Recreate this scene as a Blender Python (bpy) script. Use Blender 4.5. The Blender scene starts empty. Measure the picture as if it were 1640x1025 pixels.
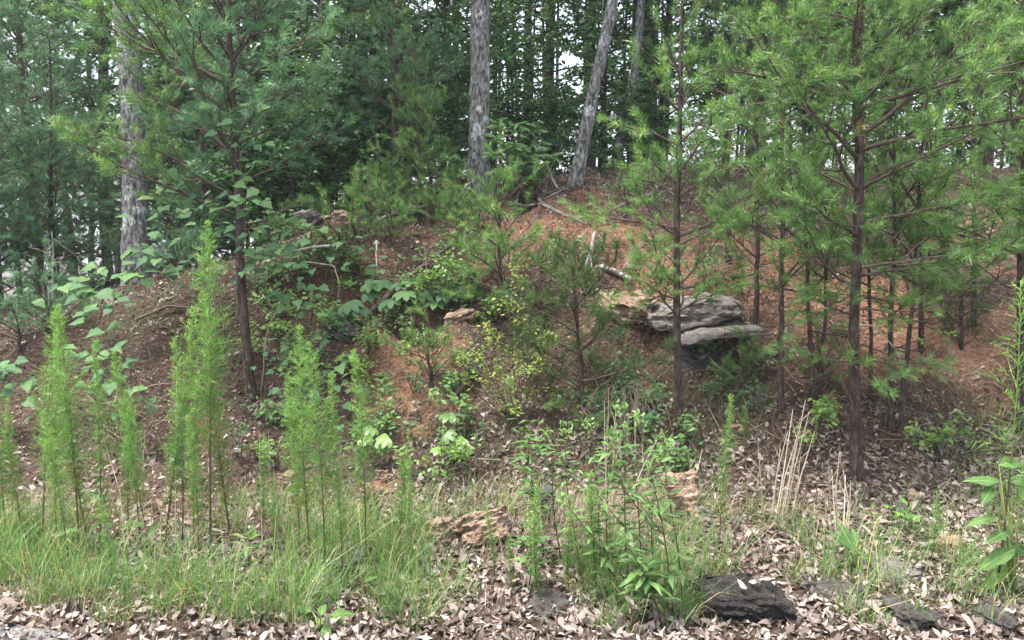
import bpy, bmesh, math, random
import numpy as np
from mathutils import Vector, Matrix, Euler
R = math.radians
rng = np.random.default_rng(7)
random.seed(7)
sc = bpy.context.scene
col = sc.collection

# ------------------------------------------------------------------ camera
FPX, CX, CY = 1263.0, 820.0, 512.5
PITCH = R(6.2)
CAMZ = 1.6
cd = bpy.data.cameras.new('camera'); cam = bpy.data.objects.new('camera', cd); col.objects.link(cam)
cd.sensor_width = 36.0; cd.lens = FPX/1640*36.0; cd.clip_end = 3000; cd.clip_start = 0.05
cam.location = (0, 0, CAMZ); cam.rotation_euler = (R(90)-PITCH, 0, 0)
sc.camera = cam
# ------------------------------------------------------------------ world, sun, exposure
SUN_EL, SUN_AZ = 74.0, 250.0        # azimuth clockwise from +Y: behind the camera, a little to the left
w = bpy.data.worlds.new('World'); sc.world = w; w.use_nodes = True
nt = w.node_tree; nt.nodes.clear()
sky = nt.nodes.new('ShaderNodeTexSky'); sky.sky_type = 'NISHITA'; sky.sun_disc = False
sky.sun_elevation = R(SUN_EL); sky.sun_rotation = R(SUN_AZ)
sky.air_density = 1.0; sky.dust_density = 6.0; sky.ozone_density = 1.0
hs = nt.nodes.new('ShaderNodeHueSaturation'); hs.inputs['Saturation'].default_value = 0.60
bg = nt.nodes.new('ShaderNodeBackground'); bg.inputs['Strength'].default_value = 0.15
wo = nt.nodes.new('ShaderNodeOutputWorld')
nt.links.new(sky.outputs[0], hs.inputs['Color']); nt.links.new(hs.outputs[0], bg.inputs['Color'])
nt.links.new(bg.outputs[0], wo.inputs['Surface'])
ld = bpy.data.lights.new('sun', 'SUN'); ld.energy = 1.5; ld.angle = R(12); ld.color = (1.0, .96, .90)
sun = bpy.data.objects.new('sun', ld); col.objects.link(sun)
az = R(SUN_AZ); el = R(SUN_EL)
sd = Vector((math.sin(az)*math.cos(el), math.cos(az)*math.cos(el), math.sin(el)))
sun.rotation_euler = sd.to_track_quat('Z', 'Y').to_euler(); sun.location = (0, -5, 20)
vs = sc.view_settings; vs.view_transform = 'Standard'; vs.look = 'None'; vs.gamma = 1.0
vs.use_curve_mapping = False; vs.exposure = 2.3
sc.cycles.max_bounces = 6; sc.cycles.diffuse_bounces = 3; sc.cycles.transmission_bounces = 3
sc.cycles.glossy_bounces = 2; sc.cycles.use_denoising = True

# ------------------------------------------------------------------ numeric helpers
def _h(ix, iy, s):
    n = (ix.astype(np.int64)*374761393 + iy.astype(np.int64)*668265263 + s*1442695041) & 0xffffffff
    n = ((n ^ (n >> 13))*1274126177) & 0xffffffff
    return ((n ^ (n >> 16)) & 0xffff)/65535.0
def vnoise(x, y, s=0):
    ix = np.floor(x); iy = np.floor(y); fx = x-ix; fy = y-iy
    u = fx*fx*(3-2*fx); v = fy*fy*(3-2*fy)
    a = _h(ix, iy, s); b = _h(ix+1, iy, s); c = _h(ix, iy+1, s); d = _h(ix+1, iy+1, s)
    return (a*(1-u)+b*u)*(1-v)+(c*(1-u)+d*u)*v
def fbm(x, y, f=1.0, o=4, s=0):
    t = 0; a = 1.0; n = 0
    for i in range(o):
        t = t+a*(vnoise(x*f+17.3*i, y*f-9.1*i, s+i)*2-1); n += a; a *= .5; f *= 2.03
    return t/n
def sst(a, b, x):
    t = np.clip((x-a)/(b-a), 0, 1); return t*t*(3-2*t)
XC = [-9, -6, -4.5, -3.7, -3.1, -2.3, -1.8, -.95, 0, 1.0, 2.1, 4.5, 8]
HC = [.55, .62, .75, .92, 1.12, 1.42, 1.6, 1.68, 1.76, 1.82, 1.80, 1.74, 1.7]
YC = [6.0, 6.1, 6.2, 6.35, 6.5, 6.8, 7.1, 7.3, 7.4, 7.45, 7.55, 7.7, 7.7]
RISE = [.1, .1, .15, .2, .2, .25, .34, .44, .5, .5, .58, .7, .7]
DIPS = [(-1.62, 6.5, .5, .17, .42), (-.75, 6.3, .45, .15, .3), (-2.1, 6.1, .4, .15, .28), (.3, 6.1, .4, .13, .2), (-1.2, 5.7, .4, .13, .18), (2.2, 5.7, .5, .14, .15), (3.55, 7.0, .55, .2, .28), (1.45, 6.28, .5, .12, .2),
        (-3.6, 5.7, .6, .3, .2), (3.7, 6.35, .4, .12, .16), (2.6, 6.75, .4, .15, .18)]
def H(x, y):
    x = np.asarray(x, float); y = np.asarray(y, float)
    hc = np.interp(x, XC, HC); yc = np.interp(x, XC, YC) + .22*fbm(x, x*0, .9, 3, 31); ri = np.interp(x, XC, RISE)
    yt = 4.5+.18*fbm(x, x*0+3, .7, 3, 5)
    s = np.clip((y-yt)/(yc-yt), 0, 1)
    p = .3*s+.7*s*s*(3-2*s)
    z = hc*p
    z = z+ri*sst(0, 2.4, y-yc)
    yd = np.maximum(0, y-10.4)
    z = z-10*(1-np.exp(-(yd/90)))-.10*np.minimum(yd, 14)
    wb = sst(-.25, .7, y-yt)*(1-sst(14, 30, y))
    n1 = fbm(x, y, .75, 3, 1)*.13; n2 = fbm(x, y, 2.6, 4, 2)*.12
    n3 = np.abs(fbm(x, y*1.6, 1.7, 3, 9))*-.16+.045*fbm(x, y, 8.5, 3, 21)-.05*np.abs(fbm(x*3.2, y*.8, 1.6, 2, 33))
    z = z+wb*(n1+n2+n3)
    nf = sst(2.9, 3.5, y)
    z = z+nf*(.022*fbm(x, y, 2.2, 4, 3)+.01*fbm(x, y, 11, 2, 4))
    for (dx, dy, rx, ry, dp) in DIPS:
        z = z-dp*np.exp(-((x-dx)/rx)**2-((y-dy)/ry)**2)
    return z
def Hs(x, y): return float(H(np.array([x]), np.array([y]))[0])
cth, sth = math.cos(PITCH), math.sin(PITCH)
def ray(px, py):
    u = (px-CX)/FPX; v = (CY-py)/FPX
    return np.array([u, cth+v*sth, -sth+v*cth])
def A(px, py, Y):                       # the point on a pixel's ray at forward distance Y
    d = ray(px, py); t = Y/d[1]; return Vector((d[0]*t, Y, CAMZ+d[2]*t))
def G(px, py, lim=11.0):                # where a pixel's ray meets the ground
    d = ray(px, py); t = np.linspace(1.5, lim, 1900)/d[1]
    z = CAMZ+d[2]*t; g = H(d[0]*t, d[1]*t); k = np.nonzero(z <= g)[0]
    i = k[0] if len(k) else len(t)-1
    return Vector((d[0]*t[i], d[1]*t[i], float(g[i])))
def gz(p, dz=0): return Vector((p[0], p[1], Hs(p[0], p[1])+dz))
def nrm(a): return a/(np.linalg.norm(a, axis=-1, keepdims=True)+1e-9)

# ------------------------------------------------------------------ mesh collector
class MB:
    def __init__(s): s.v = []; s.t = []; s.c = []; s.m = []; s.n = 0
    def add(s, v, t, c=0.5, m=0):
        v = np.asarray(v, float).reshape(-1, 3); t = np.asarray(t, int).reshape(-1, 3)
        s.v.append(v); s.t.append(t+s.n); s.n += len(v)
        s.c.append(np.broadcast_to(np.asarray(c, float), (len(v),)).copy()); s.m.append(np.full(len(t), m, int))
        return s
    def arrays(s): return np.concatenate(s.v), np.concatenate(s.t), np.concatenate(s.c), np.concatenate(s.m)
    def addm(s, o, M=None):
        v, t, c, m = o.arrays()
        if M is not None:
            M = np.array(M); v = v@M[:3, :3].T+M[:3, 3]
        s.v.append(v); s.t.append(t+s.n); s.n += len(v); s.c.append(c); s.m.append(m)
    def mesh(s, name, mats, smooth=False):
        v, t, c, m = s.arrays()
        me = bpy.data.meshes.new(name)
        me.vertices.add(len(v)); me.vertices.foreach_set('co', v.astype(np.float32).ravel())
        me.loops.add(3*len(t)); me.polygons.add(len(t))
        me.loops.foreach_set('vertex_index', t.astype(np.int32).ravel())
        me.polygons.foreach_set('loop_start', np.arange(0, 3*len(t), 3, dtype=np.int32))
        me.polygons.foreach_set('material_index', m.astype(np.int32))
        me.polygons.foreach_set('use_smooth', np.full(len(t), smooth))
        at = me.attributes.new('var', 'FLOAT', 'POINT'); at.data.foreach_set('value', c.astype(np.float32))
        for k in mats: me.materials.append(k)
        me.update(calc_edges=True); me.validate()
        return me
def tube(mb, pts, rad, k=5, c=.5, m=0, cap=True, rough=0, seed=0, f=12):
    P = np.array([tuple(p) for p in pts], float); n = len(P)
    rad = np.broadcast_to(np.asarray(rad, float), (n,))
    T = np.gradient(P, axis=0); T = nrm(T)
    up = np.array([0, 0, 1.0]) if abs(T[0][2]) < .9 else np.array([1.0, 0, 0])
    U = np.zeros((n, 3)); u = nrm(np.cross(T[0], up))
    for i in range(n):
        u = nrm(u-T[i]*np.dot(u, T[i])); U[i] = u
    W = np.cross(T, U); a = np.linspace(0, 2*np.pi, k, endpoint=False)
    rr = rad[:, None]*np.ones((n, k))
    if rough:
        L = np.concatenate([[0], np.cumsum(np.linalg.norm(np.diff(P, axis=0), axis=1))])
        aa, ll = np.meshgrid(a, L)
        rr = rr*(1+rough*fbm(np.cos(aa)*1.5+ll*f*.22+seed, np.sin(aa)*1.5+ll*f*.13, 1.6, 3, seed))
    V = P[:, None, :]+rr[:, :, None]*(np.cos(a)[None, :, None]*U[:, None, :]+np.sin(a)[None, :, None]*W[:, None, :])
    V = V.reshape(-1, 3); t = []
    i = np.arange(n-1)[:, None]*k; j = np.arange(k)[None, :]; j2 = (j+1) % k
    q = np.stack([i+j, i+j2, i+k+j2, i+k+j], -1).reshape(-1, 4)
    t = np.concatenate([q[:, [0, 1, 2]], q[:, [0, 2, 3]]])
    if cap:
        V = np.concatenate([V, P[[0, -1]]]); e = (n-1)*k; jj = np.arange(k); jn = (jj+1) % k
        t = np.concatenate([t, np.stack([jn, jj, np.full(k, n*k)], -1), np.stack([e+jj, e+jn, np.full(k, n*k+1)], -1)])
    if np.ndim(c): c = np.concatenate([np.repeat(c, k), [c[0], c[-1]]]) if cap else np.repeat(c, k)
    mb.add(V, t, c, m)
def wander(p0, d, L, n, jit, rg, grav=0.0):
    p = np.array(p0, float); d = nrm(np.array(d, float)); out = [p.copy()]
    for i in range(n-1):
        d = nrm(d+rg.normal(0, jit, 3)+np.array([0, 0, grav])); p = p+d*L/(n-1); out.append(p.copy())
    return np.array(out)
def scatter(mb, tv, tt, pos, M, c, m=0):
    """template tv (n,k,3) or (k,3), placed by matrices M (n,3,3) at pos (n,3)"""
    n = len(pos); tv = np.asarray(tv, float)
    if tv.ndim == 2: tv = np.broadcast_to(tv, (n,)+tv.shape)
    k = tv.shape[1]
    V = np.einsum('nij,nkj->nki', M, tv)+pos[:, None, :]
    T = (np.asarray(tt)[None]+np.arange(n)[:, None, None]*k).reshape(-1, 3)
    mb.add(V.reshape(-1, 3), T, np.repeat(c, k), m)
def frames(X, N):
    X = nrm(X); Z = nrm(N-X*np.sum(N*X, -1, keepdims=True)); Y = np.cross(Z, X)
    return np.stack([X, Y, Z], -1)

# ------------------------------------------------------------------ objects
def tag(o, label=None, cat=None, group=None, kind=None):
    if label: o['label'] = label
    if cat: o['category'] = cat
    if group: o['group'] = group
    if kind: o['kind'] = kind
    return o
def obj(name, me, parent=None, loc=None, M=None, mat=None):
    o = bpy.data.objects.new(name, me); col.objects.link(o)
    if parent: o.parent = parent
    if M is not None: o.matrix_local = M
    elif loc is not None: o.location = loc
    if mat:
        o.material_slots[0].link = 'OBJECT'; o.material_slots[0].material = mat
    return o
def thing(name, label, cat, loc=(0, 0, 0), group=None, rz=0, s=1):
    o = bpy.data.objects.new(name, None); col.objects.link(o); o.location = loc; o.rotation_euler = (0, 0, rz)
    o.scale = (s, s, s); o.empty_display_size = .1
    return tag(o, label, cat, group)

# ------------------------------------------------------------------ materials
def newmat(name):
    m = bpy.data.materials.new(name); m.use_nodes = True; t = m.node_tree; t.nodes.clear()
    o = t.nodes.new('ShaderNodeOutputMaterial'); return m, t, o
def N(t, kind, **kw):
    n = t.nodes.new(kind)
    for k, v in kw.items():
        if k.startswith('_'): setattr(n, k[1:], v)
        else: n.inputs[k].default_value = v
    return n
def ramp(t, fac, stops, interp='LINEAR'):
    r = t.nodes.new('ShaderNodeValToRGB'); r.color_ramp.interpolation = interp
    while len(r.color_ramp.elements) < len(stops): r.color_ramp.elements.new(.5)
    for e, (p, c) in zip(r.color_ramp.elements, stops):
        e.position = p; e.color = (*c, 1) if len(c) == 3 else c
    t.links.new(fac, r.inputs[0]); return r.outputs[0]
def leafmat(name, stops, trans=.35, rough=.5, spec=.3, jitter=.06):
    m, t, o = newmat(name); L = t.links.new
    at = N(t, 'ShaderNodeAttribute', _attribute_name='var')
    oi = t.nodes.new('ShaderNodeObjectInfo')
    ma = N(t, 'ShaderNodeMath', _operation='MULTIPLY_ADD'); ma.inputs[1].default_value = jitter*2
    L(oi.outputs['Random'], ma.inputs[0])
    sb = N(t, 'ShaderNodeMath', _operation='SUBTRACT'); L(at.outputs['Fac'], sb.inputs[0]); sb.inputs[1].default_value = jitter
    L(sb.outputs[0], ma.inputs[2])
    c = ramp(t, ma.outputs[0], stops)
    b = N(t, 'ShaderNodeBsdfPrincipled', Roughness=rough); b.inputs['Specular IOR Level'].default_value = spec
    L(c, b.inputs['Base Color'])
    tr = t.nodes.new('ShaderNodeBsdfTranslucent')
    g = N(t, 'ShaderNodeMix', _data_type='RGBA', _blend_type='MULTIPLY'); g.inputs[0].default_value = 1
    L(c, g.inputs[6]); g.inputs[7].default_value = (1.5, 1.5, .7, 1); L(g.outputs[2], tr.inputs['Color'])
    mx = N(t, 'ShaderNodeMixShader'); mx.inputs[0].default_value = trans
    L(b.outputs[0], mx.inputs[1]); L(tr.outputs[0], mx.inputs[2]); L(mx.outputs[0], o.inputs[0])
    return m
def woodmat(name, stops, scale=(14, 14, 3), rough=.85, bump=.5, lich=None, dist=.012):
    m, t, o = newmat(name); L = t.links.new
    tc = t.nodes.new('ShaderNodeTexCoord'); mp = N(t, 'ShaderNodeMapping'); mp.inputs['Scale'].default_value = scale
    L(tc.outputs['Object'], mp.inputs[0])
    n = N(t, 'ShaderNodeTexNoise', Scale=1.6, Detail=6, Roughness=.65); L(mp.outputs[0], n.inputs['Vector'])
    c = ramp(t, n.outputs['Fac'], stops)
    if lich:
        n2 = N(t, 'ShaderNodeTexNoise', Scale=lich[0], Detail=5, Roughness=.7); L(tc.outputs['Object'], n2.inputs['Vector'])
        f = ramp(t, n2.outputs['Fac'], [(lich[1], (0, 0, 0)), (lich[1]+.08, (1, 1, 1))])
        n3 = N(t, 'ShaderNodeTexNoise', Scale=2.2, Detail=4, Roughness=.7); L(mp.outputs[0], n3.inputs['Vector'])
        f2 = ramp(t, n3.outputs['Fac'], [(.42, (0, 0, 0)), (.52, (1, 1, 1))])
        mu = N(t, 'ShaderNodeMix', _data_type='RGBA', _blend_type='MULTIPLY'); mu.inputs[0].default_value = 1
        L(f, mu.inputs[6]); L(f2, mu.inputs[7])
        mx = N(t, 'ShaderNodeMix', _data_type='RGBA'); L(mu.outputs[2], mx.inputs[0]); L(c, mx.inputs[6])
        mx.inputs[7].default_value = (*lich[2], 1); c = mx.outputs[2]
    b = N(t, 'ShaderNodeBsdfPrincipled', Roughness=rough); b.inputs['Specular IOR Level'].default_value = .2
    bp = N(t, 'ShaderNodeBump', Strength=bump, Distance=dist); L(n.outputs['Fac'], bp.inputs['Height'])
    L(c, b.inputs['Base Color']); L(bp.outputs[0], b.inputs['Normal']); L(b.outputs[0], o.inputs[0])
    return m
def rockmat(name, stops, lich=(.23, .225, .20), lth=.58, scale=3.0):
    m, t, o = newmat(name); L = t.links.new
    tc = t.nodes.new('ShaderNodeTexCoord'); mp = N(t, 'ShaderNodeMapping'); mp.inputs['Scale'].default_value = (scale, scale, scale*5)
    mp.inputs['Rotation'].default_value = (.15, .1, 0)
    L(tc.outputs['Object'], mp.inputs[0])
    n = N(t, 'ShaderNodeTexNoise', Scale=2.2, Detail=8, Roughness=.68); L(mp.outputs[0], n.inputs['Vector'])
    c = ramp(t, n.outputs['Fac'], stops)
    n2 = N(t, 'ShaderNodeTexNoise', Scale=9, Detail=6, Roughness=.75); L(tc.outputs['Object'], n2.inputs['Vector'])
    f = ramp(t, n2.outputs['Fac'], [(lth, (0, 0, 0)), (lth+.1, (1, 1, 1))])
    mx = N(t, 'ShaderNodeMix', _data_type='RGBA'); L(f, mx.inputs[0]); L(c, mx.inputs[6]); mx.inputs[7].default_value = (*lich, 1)
    n4 = N(t, 'ShaderNodeTexNoise', Scale=60, Detail=4, Roughness=.7); L(tc.outputs['Object'], n4.inputs['Vector'])
    ad = N(t, 'ShaderNodeMath', _operation='MULTIPLY_ADD'); L(n4.outputs['Fac'], ad.inputs[0]); ad.inputs[1].default_value = .35
    L(n.outputs['Fac'], ad.inputs[2])
    b = N(t, 'ShaderNodeBsdfPrincipled', Roughness=.85); b.inputs['Specular IOR Level'].default_value = .25
    bp = N(t, 'ShaderNodeBump', Strength=1.0, Distance=.03); L(ad.outputs[0], bp.inputs['Height'])
    L(mx.outputs[2], b.inputs['Base Color']); L(bp.outputs[0], b.inputs['Normal']); L(b.outputs[0], o.inputs[0])
    return m
def veined(m):
    t = m.node_tree; L = t.links.new; tc = t.nodes.new('ShaderNodeTexCoord'); sp = t.nodes.new('ShaderNodeSeparateXYZ'); L(tc.outputs['Object'], sp.inputs[0])
    ab = N(t, 'ShaderNodeMath', _operation='ABSOLUTE'); L(sp.outputs[1], ab.inputs[0])
    mid = ramp(t, ab.outputs[0], [(.008, (1, 1, 1)), (.02, (0, 0, 0))])
    k = N(t, 'ShaderNodeMath', _operation='MULTIPLY_ADD'); L(ab.outputs[0], k.inputs[0]); k.inputs[1].default_value = -.8; L(sp.outputs[0], k.inputs[2])
    sn = N(t, 'ShaderNodeMath', _operation='MULTIPLY'); L(k.outputs[0], sn.inputs[0]); sn.inputs[1].default_value = 44
    si = N(t, 'ShaderNodeMath', _operation='SINE'); L(sn.outputs[0], si.inputs[0])
    sv = ramp(t, si.outputs[0], [(.95, (0, 0, 0)), (1, (.16, .16, .16))])
    mxv = N(t, 'ShaderNodeMix', _data_type='RGBA', _blend_type='ADD'); mxv.inputs[0].default_value = 1; L(mid, mxv.inputs[6]); L(sv, mxv.inputs[7])
    no = N(t, 'ShaderNodeTexNoise', Scale=5, Detail=4); L(tc.outputs['Object'], no.inputs['Vector'])
    cr = [n for n in t.nodes if n.type == 'VALTORGB'][0]; users = [l.to_socket for l in cr.outputs[0].links]
    bl = N(t, 'ShaderNodeMix', _data_type='RGBA'); L(mxv.outputs[2], bl.inputs[0]); bl.inputs[7].default_value = (.15, .24, .085, 1)
    dk = N(t, 'ShaderNodeMix', _data_type='RGBA', _blend_type='MULTIPLY'); dk.inputs[0].default_value = .6; L(cr.outputs[0], dk.inputs[6]); L(ramp(t, no.outputs['Fac'], [(.35, (.55, .6, .5)), (.65, (1, 1, 1))]), dk.inputs[7])
    L(dk.outputs[2], bl.inputs[6])
    for u in users: L(bl.outputs[2], u)
    b = [n for n in t.nodes if n.type == 'BSDF_PRINCIPLED'][0]; bp = N(t, 'ShaderNodeBump', Strength=.3, Distance=.01); L(no.outputs['Fac'], bp.inputs['Height']); L(bp.outputs[0], b.inputs['Normal'])
    return m
def varmat(name, stops, rough=.75, trans=0, spec=.2):
    return leafmat(name, stops, trans, rough, spec, 0.0)

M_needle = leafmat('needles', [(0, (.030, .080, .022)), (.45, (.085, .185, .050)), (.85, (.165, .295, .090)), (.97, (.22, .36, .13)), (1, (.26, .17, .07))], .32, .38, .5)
M_needle_haze = leafmat('needles_haze_tint', [(0, (.026, .062, .028)), (.45, (.066, .165, .086)), (.85, (.12, .26, .145)), (.97, (.17, .33, .19)), (1, (.20, .16, .08))], .3, .38, .5)  # bluish cast mainly paints the veil and shade over the left pines
M_needle_d = leafmat('needles_dark', [(0, (.02, .045, .015)), (.5, (.045, .09, .028)), (.95, (.08, .14, .045)), (1, (.17, .12, .06))], .28, .45, .35)
M_twig = woodmat('pine_twig', [(.3, (.035, .026, .021)), (.7, (.11, .082, .064))], (30, 30, 30), bump=.3)
M_pinebark = woodmat('pine_bark', [(.34, (.014, .010, .009)), (.5, (.045, .032, .027)), (.68, (.11, .080, .066))], (30, 30, 9), bump=.9)
M_lichen = woodmat('lichen_bark', [(.37, (.028, .025, .024)), (.5, (.13, .125, .12)), (.64, (.27, .265, .255))], (24, 24, 8.0), bump=1.0, lich=(6, .53, (.44, .46, .435)), dist=.03)
M_darkbark = woodmat('dark_bark', [(.3, (.022, .018, .016)), (.7, (.085, .070, .060))], (10, 10, 2), bump=.6)
M_deadwood = woodmat('dead_wood', [(.3, (.12, .10, .085)), (.7, (.36, .33, .29))], (18, 18, 18), bump=.5)
M_mosswood = woodmat('mossy_wood', [(.3, (.05, .042, .034)), (.7, (.20, .18, .15))], (16, 16, 16), bump=.7, lich=(9, .52, (.34, .37, .30)))
M_darkwood = woodmat('rotten_wood', [(.3, (.035, .026, .02)), (.7, (.13, .10, .08))], (16, 16, 16), bump=.7)
M_straw = varmat('straw', [(0, (.16, .12, .08)), (.5, (.32, .265, .195)), (1, (.48, .42, .335))], .7, .2)
M_grass = leafmat('grass', [(0, (.05, .11, .035)), (.5, (.10, .19, .06)), (.8, (.18, .28, .10)), (.9, (.26, .25, .10)), (1, (.42, .34, .2))], .35, .5, .3)
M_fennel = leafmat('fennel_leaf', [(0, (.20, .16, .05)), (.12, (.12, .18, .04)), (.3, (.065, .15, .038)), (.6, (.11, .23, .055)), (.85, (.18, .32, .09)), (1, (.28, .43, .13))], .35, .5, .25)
M_fstem = varmat('fennel_stem', [(0, (.045, .03, .022)), (.35, (.085, .06, .035)), (.6, (.13, .15, .05)), (1, (.17, .26, .07))], .6)
M_aster = leafmat('aster_leaf', [(0, (.045, .10, .035)), (.5, (.085, .165, .055)), (1, (.15, .24, .075))], .35, .45, .35, .15)
M_astem = varmat('aster_stem', [(0, (.055, .028, .024)), (1, (.12, .12, .05))], .6)
M_vine = leafmat('vine_leaf', [(0, (.045, .105, .05)), (.5, (.085, .175, .08)), (1, (.15, .25, .085))], .38, .62, .22, .2)
M_broad = leafmat('broad_leaf', [(0, (.06, .13, .03)), (.5, (.11, .21, .045)), (1, (.19, .29, .07))], .38, .4, .4, .15)
M_bigleaf = veined(leafmat('big_leaf', [(0, (.05, .115, .03)), (.5, (.09, .18, .045)), (1, (.15, .25, .065))], .38, .6, .25, .2))
M_vineleaf = veined(leafmat('vine_leaf_blade', [(0, (.04, .10, .045)), (.5, (.075, .165, .075)), (1, (.14, .24, .085))], .38, .62, .22, .2))
M_yellow = leafmat('yellow_shrub_leaf', [(0, (.07, .13, .03)), (.4, (.13, .20, .045)), (.8, (.23, .27, .06)), (1, (.34, .31, .08))], .38, .5, .3)
M_canopy = leafmat('forest_leaf', [(0, (.025, .075, .024)), (.5, (.062, .155, .05)), (.9, (.12, .245, .08)), (1, (.17, .30, .09))], .32, .45, .35)
M_rhodo = leafmat('rhododendron_leaf', [(0, (.04, .095, .03)), (.5, (.075, .16, .05)), (1, (.13, .23, .075))], .25, .35, .5, .2)
M_litter = leafmat('dead_leaf', [(0, (.026, .020, .017)), (.25, (.075, .056, .048)), (.55, (.165, .130, .115)), (.8, (.255, .21, .19)), (1, (.38, .335, .31))], .12, .7, .25, .1)
M_r_grey = rockmat('grey_schist', scale=5.0, stops=[(.3, (.05, .046, .042)), (.5, (.13, .118, .105)), (.72, (.24, .215, .19))])
M_r_dark = rockmat('dark_rock', [(.3, (.022, .02, .019)), (.55, (.06, .055, .05)), (.75, (.15, .13, .115))], (.2, .19, .18), .62)
M_r_tan = rockmat('tan_rock', [(.3, (.10, .066, .045)), (.5, (.22, .155, .11)), (.72, (.36, .27, .205))], (.30, .27, .23), .6)
M_r_burn = rockmat('charred_block', [(.3, (.007, .006, .006)), (.56, (.024, .021, .02)), (.72, (.10, .08, .068))], (.13, .075, .048), .63, 7.0)
M_pebble = varmat('pebble', [(0, (.14, .08, .05)), (.5, (.30, .20, .13)), (1, (.45, .36, .28))], .85)

def groundmat():
    m, t, o = newmat('forest_soil'); L = t.links.new
    tc = t.nodes.new('ShaderNodeTexCoord')
    at = N(t, 'ShaderNodeAttribute', _attribute_name='var')
    n1 = N(t, 'ShaderNodeTexNoise', Scale=3.2, Detail=9, Roughness=.7); L(tc.outputs['Object'], n1.inputs['Vector'])
    n2 = N(t, 'ShaderNodeTexNoise', Scale=26, Detail=6, Roughness=.7); L(tc.outputs['Object'], n2.inputs['Vector'])
    vo = N(t, 'ShaderNodeTexVoronoi', Scale=38); L(tc.outputs['Object'], vo.inputs['Vector'])
    clay = ramp(t, n2.outputs['Fac'], [(.28, (.12, .062, .040)), (.5, (.25, .135, .085)), (.75, (.40, .26, .18))])
    hum = ramp(t, n2.outputs['Fac'], [(.3, (.026, .018, .014)), (.55, (.070, .048, .036)), (.78, (.16, .115, .088))])
    ad = N(t, 'ShaderNodeMath', _operation='ADD'); L(at.outputs['Fac'], ad.inputs[0]); L(n1.outputs['Fac'], ad.inputs[1])
    f = ramp(t, ad.outputs[0], [(.62, (0, 0, 0)), (.98, (1, 1, 1))])
    mx = N(t, 'ShaderNodeMix', _data_type='RGBA'); L(f, mx.inputs[0]); L(hum, mx.inputs[6]); L(clay, mx.inputs[7])
    b = N(t, 'ShaderNodeBsdfPrincipled', Roughness=.95); b.inputs['Specular IOR Level'].default_value = .12
    sm = N(t, 'ShaderNodeMath', _operation='MULTIPLY_ADD'); L(vo.outputs['Distance'], sm.inputs[0]); sm.inputs[1].default_value = .8
    L(n2.outputs['Fac'], sm.inputs[2])
    bp = N(t, 'ShaderNodeBump', Strength=1.0, Distance=.035); L(sm.outputs[0], bp.inputs['Height'])
    L(mx.outputs[2], b.inputs['Base Color']); L(bp.outputs[0], b.inputs['Normal']); L(b.outputs[0], o.inputs[0])
    return m
def roadmat():
    m, t, o = newmat('asphalt'); L = t.links.new
    tc = t.nodes.new('ShaderNodeTexCoord')
    vo = N(t, 'ShaderNodeTexVoronoi', Scale=90); L(tc.outputs['Object'], vo.inputs['Vector'])
    n = N(t, 'ShaderNodeTexNoise', Scale=4, Detail=6); L(tc.outputs['Object'], n.inputs['Vector'])
    c = ramp(t, vo.outputs['Color'], [(.2, (.045, .045, .047)), (.8, (.11, .11, .112))])
    b = N(t, 'ShaderNodeBsdfPrincipled', Roughness=.9)
    bp = N(t, 'ShaderNodeBump', Strength=.6, Distance=.006); L(vo.outputs['Distance'], bp.inputs['Height'])
    L(c, b.inputs['Base Color']); L(bp.outputs[0], b.inputs['Normal']); L(b.outputs[0], o.inputs[0])
    return m

# ================================================================== GROUND AND ROAD
def grow(a, step, f, lim):
    out = []; x = a
    while abs(x) < lim:
        step *= f; x = x+step; out.append(x)
    return out
xs = np.array(sorted([-v for v in grow(6.4, .035, 1.16, 700)]+list(np.arange(-6.4, 6.41, .035))+grow(6.4, .035, 1.16, 700)))
ys = np.array(sorted([-60, -30, -15, -8, -4, -2, -1, 0, 1, 1.8, 2.3]+list(np.arange(2.6, 10.6, .035))+grow(10.6, .035, 1.14, 900)))
gx, gy = np.meshgrid(xs, ys); gzz = H(gx, gy)
def edge(x): return 3.07-.26*(x+1.95)
near = gy < edge(np.clip(gx, -30, 30))+.02
gzz = np.where(near, np.minimum(gzz, -.004), gzz)
clay = -.03+.34*fbm(gx, gy, .8, 3, 77)
for (px, py, r, a) in [(860, 350, .6, .7), (820, 360, .5, .6), (940, 360, .5, .4), (650, 590, .4, .35), (690, 640, .35, .3), (1110, 760, .4, .45), (1500, 515, .4, .5), (1550, 640, .7, .3),
                       (1560, 340, .9, .35), (1250, 430, .7, .3), (1050, 440, .5, .3), (1080, 545, .3, .35), (430, 760, .35, .4), (610, 800, .3, .3), (700, 370, .5, .25),
                       (1330, 480, .6, .3), (1600, 420, .8, .35), (20, 540, .5, .3), (540, 460, .4, .2)]:
    p = G(px, py); clay = clay+.8*a*np.exp(-((gx-p.x)**2+(gy-p.y)**2)/(r*r))
clay = clay-.22*sst(-.9, -2.2, gx)*sst(4.3, 4.8, gy)  # left bank soil darkened to stand in for shade of overhanging plants
clay = np.where(gy < 4.4, clay-.25*sst(4.6, 4.0, gy), clay)
ny, nx = gx.shape; idx = np.arange(nx*ny).reshape(ny, nx)
q = np.stack([idx[:-1, :-1], idx[:-1, 1:], idx[1:, 1:], idx[1:, :-1]], -1).reshape(-1, 4)
gm = MB(); gm.add(np.stack([gx, gy, gzz], -1).reshape(-1, 3), np.concatenate([q[:, [0, 1, 2]], q[:, [0, 2, 3]]]), clay.ravel())
ground = tag(obj('ground', gm.mesh('ground', [groundmat()], True)), kind='structure')
rx = np.concatenate([[-300, -60, -20, -8], np.arange(-5, 5.01, .1), [8, 20, 60, 300]])
rm = MB(); ey = edge(np.clip(rx, -20, 12))+.03*fbm(rx, rx*0, 2.2, 4, 13)
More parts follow.
